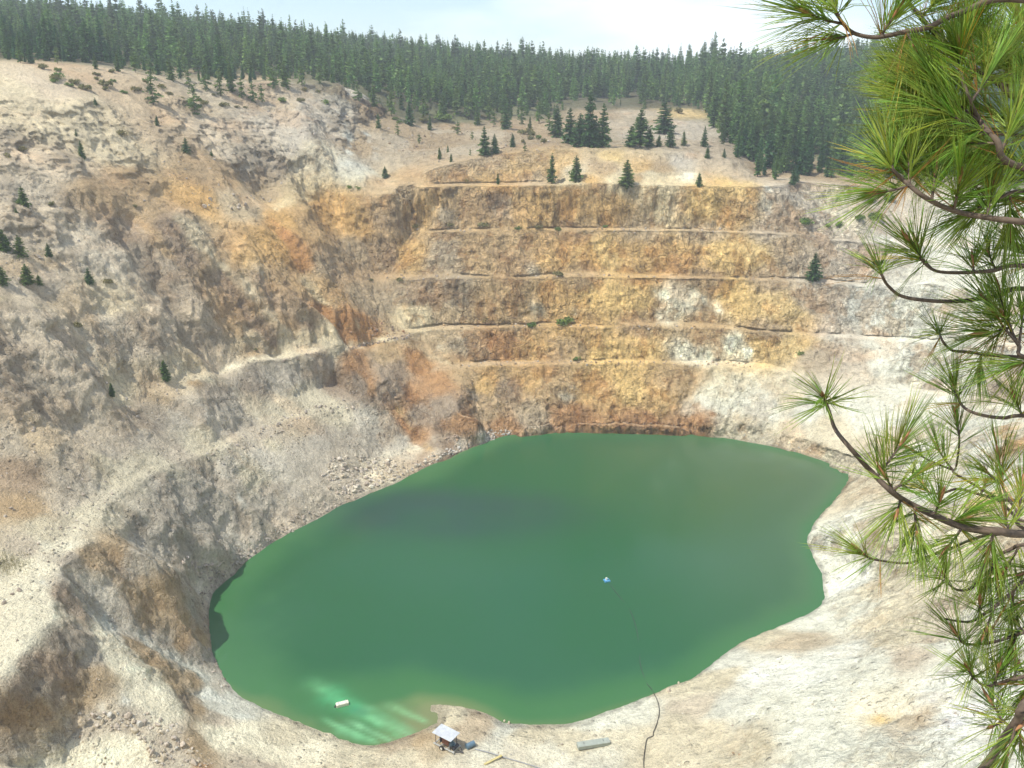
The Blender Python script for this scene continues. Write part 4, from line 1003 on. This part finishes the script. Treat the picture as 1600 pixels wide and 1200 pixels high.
M_ROOF = plain('white_sheet_roof', (.60, .64, .68), .45, 0, .25, 2); M_STEEL = plain('pale_steel', (.55, .57, .56), .5, .3, .25, 5); M_DARK = plain('dark_steel', (.06, .06, .065), .6, .2, .3, 5)
M_RUST = plain('rusty_engine', (.30, .13, .08), .75, 0, .45, 4); M_BLUE = plain('blue_grey_tank', (.13, .22, .30), .5, 0, .3, 4); M_TYRE = plain('tyre_rubber', (.03, .03, .03), .85); M_WHITE = plain('white_plastic', (.80, .80, .74), .5, 0, .2, 4)
M_CONC = plain('grey_green_concrete', (.36, .40, .35), .9, 0, .25, 3); M_YEL = plain('yellow_timber', (.58, .50, .22), .7, 0, .25, 3); M_HOSE = plain('black_hose', (.035, .035, .035), .6); M_CAPB = plain('pump_blue', (.10, .35, .60), .45)
M_WATERBOX = plain('cream_float', (.78, .75, .62), .6, 0, .2, 3); M_RUSTPIPE = plain('grey_pipe', (.33, .34, .35), .6, 0, .3, 3)

p = seat(699, 1168); ANG = math.radians(-34)
root = empty('pump_trailer', (p[0], p[1], p[2] + .02), ANG)
tag(root, 'skid mounted water pump under a flat white canopy at the water edge', 'pump')
bm = bmesh.new()
for s in (-1, 1): box(bm, (0, s * .72, .34), (3.3, .14, .18))
for x_ in (-1.45, -.5, .5, 1.45): box(bm, (x_, 0, .34), (.12, 1.3, .14))
bm_obj('frame', bm, M_STEEL, root)
bm = bmesh.new(); cyl(bm, (1.65, 0, .34), (2.5, 0, .30), .05, 8); cyl(bm, (1.7, .6, .34), (2.4, .03, .31), .04, 8); cyl(bm, (1.7, -.6, .34), (2.4, -.03, .31), .04, 8); box(bm, (2.52, 0, .32), (.16, .12, .12)); bm_obj('drawbar', bm, M_DARK, root)
bm = bmesh.new(); box(bm, (-.15, 0, 2.12), (3.0, 1.95, .06), 0, .015)
for i in range(9): cyl(bm, (-1.5 + i * .33, -.95, 2.165), (-1.5 + i * .33, .95, 2.165), .018, 6)
ro = bm_obj('canopy_roof', bm, M_ROOF, root)
for x_ in (-1.3, 1.0):
    for y_ in (-.68, .68):
        bm = bmesh.new(); cyl(bm, (x_, y_, .43), (x_, y_, 2.09), .04, 8); bm_obj('post', bm, M_DARK, root)
bm = bmesh.new(); box(bm, (-.1, 0, .92), (1.1, .62, .85), 0, .05); box(bm, (-.1, 0, 1.42), (.8, .4, .2), 0, .04)
for i in range(4): cyl(bm, (-.45 + i * .24, .3, 1.1), (-.45 + i * .24, .42, 1.1), .06, 8)
en = bm_obj('engine', bm, M_RUST, root)
bm = bmesh.new(); cyl(bm, (.2, -.15, 1.45), (.2, -.15, 2.0), .05, 8); cyl(bm, (.2, -.15, 1.6), (.2, -.15, 1.85), .1, 10); bm_obj('exhaust', bm, M_DARK, en)
bm = bmesh.new(); box(bm, (-.85, 0, .98), (.16, .8, .95), 0, .03); box(bm, (-.95, 0, .98), (.05, .66, .8), 0, .01); bm_obj('radiator', bm, M_DARK, root)
bm = bmesh.new(); cyl(bm, (.55, 0, .85), (.95, 0, .85), .36, 16); cyl(bm, (.95, 0, .85), (1.3, 0, .85), .16, 12); cyl(bm, (.75, 0, 1.15), (.75, .15, 1.5), .14, 12); bm_obj('pump_housing', bm, M_BLUE, root)
bm = bmesh.new(); cyl(bm, (1.3, -.5, .62), (1.3, .5, .62), .24, 14); bm_obj('fuel_tank', bm, M_DARK, root)
for y_ in (-.9, .9):
    bm = bmesh.new(); cyl(bm, (-.2, y_ - .1, .33), (-.2, y_ + .1, .33), .33, 18); wh = bm_obj('wheel', bm, M_TYRE, root)
    bm = bmesh.new(); cyl(bm, (-.2, y_ - .12, .33), (-.2, y_ + .12, .33), .17, 12); bm_obj('rim', bm, M_WHITE, wh)
# blue grey drum put at the dark spot right of the pump
p = seat(735, 1168); root = empty('blue_drum', p, .6); tag(root, 'blue grey drum lying on the ground right of the white canopied pump', 'drum')
bm = bmesh.new(); cyl(bm, (-.55, 0, .36), (.55, 0, .36), .36, 18)
for x_ in (-.55, -.18, .18, .55): cyl(bm, (x_ - .02, 0, .36), (x_ + .02, 0, .36), .38, 18)
bm_obj('barrel', bm, M_BLUE, root); bm = bmesh.new(); cyl(bm, (.57, .12, .5), (.62, .12, .5), .05, 8); bm_obj('cap', bm, M_WHITE, root)
# intake float
q = at_z(535, 1102, 0); root = empty('intake_float', (q[0], q[1], .0), math.radians(22)); tag(root, 'cream boxy float lying in the pale green shallows', 'float')
bm = bmesh.new(); box(bm, (0, 0, .22), (1.75, .7, .5), 0, .09); bm_obj('float_body', bm, M_WATERBOX, root)
bm = bmesh.new(); cyl(bm, (-.95, 0, .15), (-.8, 0, .25), .14, 12); cyl(bm, (-1.1, 0, -.1), (-.92, 0, .16), .12, 10); bm_obj('suction_pipe', bm, M_DARK, root)
bm = bmesh.new()
for x_ in (-.5, .5): box(bm, (x_, 0, .475), (.09, .74, .035), 0, .01)
bm_obj('strap', bm, M_STEEL, root)
# small pump raft in the open lake with its line
q = at_z(948, 908, 0); root = empty('pump_raft', (q[0], q[1], 0), .3, .75); tag(root, 'small blue and white pump raft floating in the middle of the green lake', 'raft')
bm = bmesh.new()
for y_ in (-.4, .4): cyl(bm, (-.7, y_, .1), (.7, y_, .1), .2, 12)
bm_obj('pontoon', bm, M_CAPB, root); bm = bmesh.new(); box(bm, (0, 0, .33), (1.3, 1.1, .08)); bm_obj('deck', bm, M_CAPB, root)
bm = bmesh.new(); cyl(bm, (-.1, 0, .37), (-.1, 0, .85), .24, 14); cyl(bm, (-.1, 0, .85), (-.1, 0, .95), .16, 12); bm_obj('motor', bm, M_WHITE, root)
bm = bmesh.new(); cyl(bm, (.2, 0, .45), (.75, -.1, .3), .08, 10); bm_obj('outlet', bm, M_DARK, root)
P = [at_z(u, v, .0) for u, v in ((952,912),(966,930),(980,946),(988,962),(995,985),(999,1015),(1001,1040),(1010,1066),(1017,1076))]
P = [Vector(x_) + Vector((0, 0, (-.03, -.005, -.055, .0, -.02, -.055, -.01, -.045, .1)[i])) for i, x_ in enumerate(P)]
for u, v in ((1021,1083),(1027,1096),(1030,1112),(1027,1130),(1021,1146),(1020,1152),(1011,1157),(1008,1170),(1006,1185),(1006,1202),(1010,1225)):
    P.append(seat(u, v) + Vector((0, 0, .12)))
P = spline(P, 6); V, Fc = tube_mesh(P, [.05] * len(P), 8); me = np_mesh('hose', V, Fc, True); me.materials.append(M_HOSE)
ho = link(bpy.data.objects.new('hose', me)); tag(ho, 'long dark hose running from the lake up the pale bank', 'hose')
# beam, plank, pipe, stakes
a, b = seat(902, 1172), seat(952, 1161); c = (a + b) / 2; d = b - a
root = empty('concrete_beam', (c[0], c[1], max(a[2], b[2]) + .02), math.atan2(d.y, d.x)); tag(root, 'grey green concrete beam lying on the bank right of the pump', 'beam')
bm = bmesh.new(); L = Vector((d.x, d.y)).length; box(bm, (0, 0, .26), (L, .95, .5), 0, .03); bm_obj('beam_body', bm, M_CONC, root)
bm = bmesh.new()
for x_ in (-.3 * L, .3 * L): cyl(bm, (x_, -.1, .5), (x_, -.1, .64), .025, 6); cyl(bm, (x_, .1, .5), (x_, .1, .64), .025, 6); cyl(bm, (x_, -.12, .63), (x_, .12, .63), .025, 6)
bm_obj('lifting_eye', bm, M_DARK, root)
a, b = seat(757, 1197), seat(784, 1184); c = (a + b) / 2; d = b - a
root = empty('plank', (c[0], c[1], max(a[2], b[2]) + .03), math.atan2(d.y, d.x)); tag(root, 'yellow painted plank lying on pale ground below the pump', 'plank')
bm = bmesh.new(); L = Vector((d.x, d.y)).length; box(bm, (0, 0, .06), (L, .3, .1), 0, .012); box(bm, (L * .38, 0, .13), (.12, .28, .04), 0, .01); box(bm, (-L * .38, 0, .13), (.12, .28, .04), 0, .01); bm_obj('board', bm, M_YEL, root)
P = spline([seat(u, v) + Vector((0, 0, .12)) for u, v in ((742,1172),(765,1178),(785,1184),(805,1190),(830,1198),(850,1206))], 5)
V, Fc = tube_mesh(P, [.08] * len(P), 8); me = np_mesh('pipe', V, Fc, True); me.materials.append(M_RUSTPIPE); o = link(bpy.data.objects.new('pipe', me)); tag(o, 'grey pipe on the ground leading from the pump past the yellow plank', 'pipe')
for (u, v), lab in (((194, 1051), 'white marker stake on the pale ramp, left one of the pair'), ((199, 1050), 'white marker stake on the pale ramp, right one of the pair')):
    p = seat(u, v); root = empty('marker_stake', p); tag(root, lab, 'stake', 'marker stakes on the ramp')
    bm = bmesh.new(); cyl(bm, (0, 0, -.2), (.02, 0, 1.25), .035, 8); bm_obj('stake', bm, M_WHITE, root); bm = bmesh.new(); cyl(bm, (.02, 0, 1.25), (.02, 0, 1.34), .045, 8, .01); bm_obj('tip', bm, M_RUST, root)
# ------------------------------------------------------------------ the pine beside the camera
NEED = leaf_mat('long_pine_needles', (.30, .41, .085), (.30, .41, .085), .45, .45)
TWIG = plain('pine_twig_bark', (.16, .115, .08), .85, 0, .5, 40)
BUDM = plain('pine_bud', (.40, .19, .08), .7, 0, .3, 60)
gx, gy = 2.15, 2.35
root = empty('pine_tree', (gx, gy, on_ground(gx, gy) - .1)); tag(root, 'long needled pine close to the viewer with branches reaching in from the right', 'tree')
RB = Vector(root.location)
P = spline([Vector((0, 0, -.4)), Vector((.03, .02, 1.5)), Vector((.0, .05, 3.2)), Vector((.06, .02, 5.0)), Vector((.04, .05, 7.4))], 5)
V, Fc = tube_mesh(P, [.17 - .13 * i / (len(P) - 1) for i in range(len(P))], 14)
me = np_mesh('trunk', V, Fc, True); me.materials.append(TWIG); link(bpy.data.objects.new('trunk', me), root)
rg = random.Random(77)

DENS = 1.1
class Needles:
    def __init__(self): self.V, self.F, self.T = [], [], []
    def one(self, s, d, L, bend, w, tint):
        side = d.cross(Vector((0.3, 0.5, .81))).normalized(); up = side.cross(d).normalized()
        n0 = sum(len(a) for a in self.V); pts = []
        for i, f in enumerate((0, .4, .75, 1.0)):
            c = s + d * (L * f) + bend * (L * f * f)
            if i == 3: pts.append(c); break
            ww = w * (1, 1, .75)[i]
            pts += [c + side * ww, c + (side * -.5 + up * .87) * ww, c + (side * -.5 - up * .87) * ww]
        self.V.append(pts); fs = self.F
        for i in range(2):
            for k_ in range(3):
                a, b = n0 + i * 3 + k_, n0 + i * 3 + (k_ + 1) % 3; fs += [(a, b, b + 3), (a, b + 3, a + 3)]
        for k_ in range(3): fs.append((n0 + 6 + k_, n0 + 6 + (k_ + 1) % 3, n0 + 9))
        self.T += [tint] * 10
    def tuft(self, path, n, L, spread=(18, 72), yellow=0.0):
        n = int(n * DENS * 1.35); spread = (spread[0] * .55, spread[1] * .74); L *= 1.02
        """needles all along the last part of a shoot; path = list of points, tip last"""
        m = len(path)
        d0 = (path[-1] - path[0]).normalized()
        for i in range(n // 3 + 1):
            f = rg.random() ** .8; k_ = min(m - 2, int(f * (m - 1))); t = f * (m - 1) - k_
            s = path[k_].lerp(path[k_ + 1], t); d = (path[k_ + 1] - path[k_]).normalized()
            a = math.radians(spread[1] + (spread[0] - spread[1]) * f + rg.uniform(-14, 14)); ph = rg.uniform(0, 6.283)
            x_ = d.cross(Vector((0, 0, 1))); x_ = x_.normalized() if x_.length > .05 else Vector((1, 0, 0)); y_ = d.cross(x_)
            nd = d * math.cos(a) + (x_ * math.cos(ph) + y_ * math.sin(ph)) * math.sin(a)
            LL = L * rg.uniform(.66, 1.12)
            b = Vector((rg.uniform(-.09, .09), rg.uniform(-.09, .09), rg.uniform(-.3, .06))) + d * rg.uniform(0, .16)
            if rg.random() < yellow + .025: tn = (1.9 * rg.uniform(.7, 1.1), 1.15 * rg.uniform(.8, 1.1), .8)
            else:
                q = rg.uniform(.55, 1.35); tn = (q * rg.uniform(.8, 1.25), q, q * .9)
            if f < .12 and rg.random() < .35: tn = (1.5, .62, .9)
            for q3 in range(3):
                self.one(s, (nd + Vector((rg.gauss(0, .07), rg.gauss(0, .07), rg.gauss(0, .07)))).normalized(), LL * rg.uniform(.92, 1.05), b + Vector((rg.gauss(0, .03), rg.gauss(0, .03), rg.gauss(0, .03))), .00095 * rg.uniform(.75, 1.3), tn)
    def build(self, parent):
        V_ = np.array([p[:] for a in self.V for p in a]); me = np_mesh('needles', V_, np.array(self.F)); set_col(me, 'tint', np.array(self.T)); me.materials.append(NEED)
        return link(bpy.data.objects.new('needles', me), parent)

def wp(u, v, D): return Vector(at_d(u, v, D)) - RB
def branch(pts, D, r0, r1, root_dz=None, tuft=70, L=.155, tl=.11, shoots=(), yellow=0.0, spread=(18, 72), tuft_from=None, tip=True):
    """pts from the tip inwards, photo positions at about D metres; shoots: (index along, u, v, n)"""
    W = []
    for i, q in enumerate(pts):
        dd = q[2] if len(q) > 2 else D + .05 * math.sin(i * 1.7 + q[0])
        W.append(wp(q[0], q[1], dd))
    if root_dz is not None:
        e_ = W[-1]; h_ = e_.z; W.append(Vector((e_.x * .45, e_.y * .5, h_ - root_dz * .6))); W.append(Vector((.02, .02, h_ - root_dz)))
    S = spline(W, 8); n = len(S)
    R = [r1 * .85 + (r0 * .72 - r1 * .85) * (i / (n - 1)) ** .9 for i in range(n)]
    V, Fc = tube_mesh(S, R, 7); me = np_mesh('branch', V, Fc, True); me.materials.append(TWIG)
    br = link(bpy.data.objects.new('branch', me), root); nd = Needles()
    def tip_path(P, length):
        out = [P[0]]; acc_ = 0
        for a, b in zip(P[:-1], P[1:]):
            acc_ += (b - a).length; out.append(b)
            if acc_ > length: break
        return out[::-1]
    buds = []
    if tip:
        nd.tuft(tip_path(S, tl), tuft, L, spread, yellow); buds.append((S[0], (S[0] - S[1]).normalized()))
    for k_, u, v, n_, *rest in shoots:
        base = S[min(n - 1, int(k_ * (n - 1)))]; dd = rest[0] if rest else D + rg.uniform(-.05, .05)
        t_ = wp(u, v, dd); mid_ = base.lerp(t_, .55) + Vector((0, 0, -.03 * (t_ - base).length))
        if n_ == 0: continue
        Q = spline([t_, mid_, base], 6); V, Fc = tube_mesh(Q, [.0022 + .0016 * i / (len(Q) - 1) for i in range(len(Q))], 6)
        me = np_mesh('twig', V, Fc, True); me.materials.append(TWIG); link(bpy.data.objects.new('twig', me), br)
        nd.tuft(tip_path(Q, tl), n_, L, spread, yellow); buds.append((Q[0], (Q[0] - Q[1]).normalized()))
    if nd.V: nd.build(br)
    for p_, d_ in buds:
        V, Fc = tube_mesh([p_ - d_ * .012, p_ + d_ * .004, p_ + d_ * .022, p_ + d_ * .04], [.0032, .0052, .0042, .0006], 6)
        me = np_mesh('bud', V, Fc, True); me.materials.append(BUDM); link(bpy.data.objects.new('bud', me), br)

# top: the arm against the sky and the dense head of the tree
branch([(1296,-14),(1304,12),(1316,35),(1335,52),(1370,58),(1417,49),(1452,42),(1500,20),(1600,0)], 2.1, .012, .0035, .15, 150, .20, .16, [(.22,1262,20,70),(.3,1300,60,50),(.42,1400,20,70),(.5,1430,75,80)], spread=(12, 60))
branch([(1498,75),(1501,112),(1510,145),(1529,187),(1557,219),(1600,262)], 2.05, .014, .004, .1, 120, .165, .12, [(.35,1561,91,110),(.45,1455,120,110),(.55,1470,170,120),(.6,1500,220,110),(.65,1590,170,110),(.7,1540,250,100),(.5,1432,150,100)], spread=(20, 75))
branch([(1385,217),(1392,259),(1410,280),(1445,308),(1490,329),(1550,341),(1610,348)], 2.05, .013, .004, .12, 130, .165, .14, [(.15,1385,245,80),(.3,1420,225,110),(.42,1462,268,40),(.5,1500,280,70),(.62,1550,290,80),(.3,1375,300,60)], spread=(15, 68))
branch([(1400,-30),(1421,5),(1435,21),(1452,42),(1500,90),(1560,130),(1610,160)], 2.25, .012, .005, .15, 60, .18, .12, [(.3,1470,-10,110),(.4,1500,30,120),(.5,1440,90,110),(.6,1540,60,120),(.7,1590,60,120),(.8,1580,110,110)], spread=(18, 75))
branch([(1408,152),(1425,165),(1450,180),(1520,205),(1610,215)], 2.35, .010, .004, .15, 120, .165, .14, [(.2,1405,125,90),(.35,1425,110,100),(.45,1420,200,110),(.6,1470,150,110),(.75,1540,170,110),(.5,1480,240,100)], spread=(15, 70))
branch([(1405,250),(1425,262),(1450,255),(1520,245),(1610,260)], 2.45, .010, .004, .15, 110, .165, .14, [(.25,1420,205,90),(.4,1440,200,110),(.55,1500,190,110),(.7,1560,240,110),(.65,1530,300,90),(.8,1590,310,90)], spread=(15, 70))
branch([(1450,60),(1490,70),(1550,90),(1620,120)], 2.3, .010, .004, .15, 120, .18, .13, [(.3,1520,40,110),(.6,1590,20,110),(.8,1600,90,100),(.45,1480,130,110)], spread=(18, 75))
branch([(1520,330),(1560,310),(1620,300)], 2.2, .008, .004, .12, 90, .16, .12, [(.4,1580,360,80),(.6,1600,270,90)], spread=(20, 75))
# middle
DENS = 0.62
branch([(1372,414),(1378,430),(1388,447),(1410,463),(1455,470),(1505,470),(1560,462),(1610,452)], 2.35, .011, .0035, .12, 90, .15, .09, [(.5,1430,462,0)], spread=(25, 78))
branch([(1432,382),(1441,407),(1462,423),(1497,426),(1550,423),(1610,416)], 2.3, .010, .0035, .12, 110, .16, .1, [(.25,1418,372,60),(.6,1545,395,80),(.75,1590,385,90),(.5,1520,410,50)], spread=(20, 75))
branch([(1568,492),(1578,512),(1592,540),(1615,560)], 2.25, .009, .004, .1, 150, .17, .1, [(.2,1535,520,110),(.3,1560,450,100),(.5,1600,480,110),(.6,1590,570,90),(.4,1540,470,80)], spread=(30, 85))
branch([(1466,516),(1473,533),(1487,547),(1511,550),(1560,556),(1610,560)], 2.35, .009, .0032, .1, 80, .15, .08, [(.5,1530,575,60)], spread=(25, 80))
branch([(1490,600),(1496,620),(1508,638),(1532,648),(1567,653),(1610,650)], 2.35, .009, .0032, .1, 85, .145, .08, [(.7,1585,620,70)], spread=(25, 80))
branch([(1494,655),(1499,687),(1494,729),(1490,738),(1520,756),(1556,778),(1580,800),(1612,830)], 2.5, .008, .0028, .1, 60, .14, .1, [(.28,1422,702,40),(.3,1465,700,40)], spread=(20, 75))
# the long arm with the lake behind it
branch([(1286,618),(1294,638),(1305,670),(1326,697),(1357,732),(1392,767),(1424,788),(1465,808),(1510,825),(1560,830),(1612,833)], 2.15, .017, .004, .1, 115, .155, .10,
       [(.37,1410,690,115),(.42,1440,735,60),(.46,1402,800,70),(.52,1433,836,130),(.58,1470,778,60),(.62,1499,812,110),(.66,1480,856,70),(.74,1545,858,80),(.8,1570,800,60),(.45,1382,742,40)], spread=(25, 82))
branch([(1440,752),(1450,768),(1470,771),(1497,764),(1532,773),(1567,781),(1612,784)], 2.4, .008, .003, .1, 70, .14, .08, [(.5,1540,755,30)], spread=(25, 80), yellow=.1)
branch([(1560,712),(1564,736),(1568,764),(1590,800),(1612,815)], 2.35, .007, .003, .1, 90, .15, .1, [(.3,1540,735,60),(.6,1598,755,60)], spread=(20, 72), yellow=.3)
branch([(1345,862),(1356,871),(1375,876),(1417,880),(1445,871),(1480,859),(1532,838),(1570,834)], 2.25, .006, .003, .1, 75, .135, .07, [], spread=(30, 88))
# lower right sprays
branch([(1474,896),(1483,913),(1497,922),(1515,920),(1530,906),(1540,880),(1580,858),(1612,850)], 2.3, .008, .003, .1, 85, .145, .08, [(.6,1545,905,70),(.75,1570,890,80),(.85,1600,895,80)], spread=(28, 84))
branch([(1476,967),(1500,971),(1520,970),(1550,951),(1580,927),(1612,905)], 2.25, .009, .0028, .1, 0, .14, .08, [(.35,1531,940,75),(.45,1540,985,60),(.6,1580,960,80),(.8,1600,940,80)], spread=(28, 84), tip=False)
branch([(1494,990),(1504,1004),(1525,1007),(1557,1002),(1585,993),(1612,985)], 2.25, .008, .003, .1, 70, .14, .08, [(.6,1580,1020,70),(.7,1590,975,70)], spread=(28, 80))
branch([(1512,1044),(1522,1060),(1543,1072),(1575,1063),(1612,1052)], 2.2, .008, .003, .1, 95, .145, .08, [(.4,1560,1045,80),(.6,1590,1040,70),(.7,1600,1085,60)], spread=(28, 84))
branch([(1548,1096),(1557,1110),(1567,1126),(1585,1136),(1600,1122),(1618,1095)], 2.2, .007, .003, .1, 80, .14, .08, [(.3,1550,1135,50)], spread=(25, 78))
branch([(1500,1245),(1540,1196),(1570,1152),(1590,1125),(1620,1085)], 2.0, .014, .011, .1, 0, .14, .08, [(.5,1572,1185,70),(.6,1595,1165,70),(.75,1600,1130,50)], spread=(28, 80), tip=False)
# ------------------------------------------------------------------ light, sky, air, camera
SUN_EL = math.radians(60.0)
sd = Vector((-0.95, -0.36, 0)).normalized() * math.cos(SUN_EL) + Vector((0, 0, math.sin(SUN_EL)))   # towards the sun
sun = bpy.data.lights.new('sun', 'SUN'); sun.energy = 3.7; sun.angle = math.radians(0.55); sun.color = (1.0, 0.95, 0.86)
so = link(bpy.data.objects.new('sun', sun)); so.rotation_euler = sd.to_track_quat('Z', 'Y').to_euler(); so.location = (-200, -50, 300)
w = bpy.data.worlds.new('World'); scene.world = w; w.use_nodes = True
nt = w.node_tree; bg = nt.nodes['Background']
sky = nt.nodes.new('ShaderNodeTexSky'); sky.sky_type = 'NISHITA'; sky.sun_disc = False; sky.sun_elevation = SUN_EL
sky.sun_rotation = math.atan2(sd.x, sd.y); sky.altitude = 900; sky.air_density = 1.0; sky.dust_density = 0.7; sky.ozone_density = 1.0
tc = nt.nodes.new('ShaderNodeTexCoord'); mp = nt.nodes.new('ShaderNodeMapping'); mp.inputs['Scale'].default_value = (1.0, 1.0, 3.5); mp.inputs['Location'].default_value = (0.3, 0.1, 0.0)
nz = nt.nodes.new('ShaderNodeTexNoise'); nz.inputs['Scale'].default_value = 2.2; nz.inputs['Detail'].default_value = 5; nz.inputs['Roughness'].default_value = 0.5
rp = nt.nodes.new('ShaderNodeValToRGB'); rp.color_ramp.elements[0].position = 0.44; rp.color_ramp.elements[0].color = (.08, .08, .08, 1); rp.color_ramp.elements[1].position = 0.70; rp.color_ramp.elements[1].color = (.95, .95, .95, 1)
mx = nt.nodes.new('ShaderNodeMix'); mx.data_type = 'RGBA'; mx.inputs[7].default_value = (9.0, 9.4, 9.8, 1)
nt.links.new(tc.outputs['Generated'], mp.inputs[0]); nt.links.new(mp.outputs[0], nz.inputs['Vector']); nt.links.new(nz.outputs[0], rp.inputs[0])
nt.links.new(rp.outputs[0], mx.inputs[0]); nt.links.new(sky.outputs[0], mx.inputs[6]); nt.links.new(mx.outputs[2], bg.inputs[0])
bg.inputs[1].default_value = 0.13

k = NT('hazy_air'); k.t.nodes.remove(k.b)
pv = k.n('ShaderNodeVolumePrincipled'); pv.inputs['Density'].default_value = 0.00050; pv.inputs['Color'].default_value = (.88, .94, 1.0, 1); pv.inputs['Anisotropy'].default_value = 0.2
k.l(pv.outputs[0], k.out.inputs['Volume'])
bm = bmesh.new(); bmesh.ops.create_cube(bm, size=1); me = bpy.data.meshes.new('haze'); bm.to_mesh(me); bm.free(); me.materials.append(k.m)
hz = link(bpy.data.objects.new('haze', me)); hz.location = (0, 0, 52); hz.scale = (3800, 3800, 160); tag(hz, 'thin bluish summer haze over the pit and the hill', 'haze', kind='stuff')

cam = bpy.data.cameras.new('camera'); cam.sensor_width = 36; cam.lens = F / 1600 * 36; cam.clip_end = 8000; cam.clip_start = 0.05
co = link(bpy.data.objects.new('camera', cam)); co.location = (0, 0, H); co.rotation_euler = (math.pi / 2 - PITCH, 0, 0)
scene.camera = co
scene.cycles.use_adaptive_sampling = True; scene.cycles.adaptive_threshold = 0.03
scene.cycles.max_bounces = 6; scene.cycles.diffuse_bounces = 3; scene.cycles.glossy_bounces = 2; scene.cycles.transmission_bounces = 3; scene.cycles.volume_bounces = 0; scene.cycles.transparent_max_bounces = 4
scene.view_settings.view_transform = 'Standard'; scene.view_settings.look = 'None'; scene.view_settings.gamma = 1; scene.view_settings.exposure = 0.46
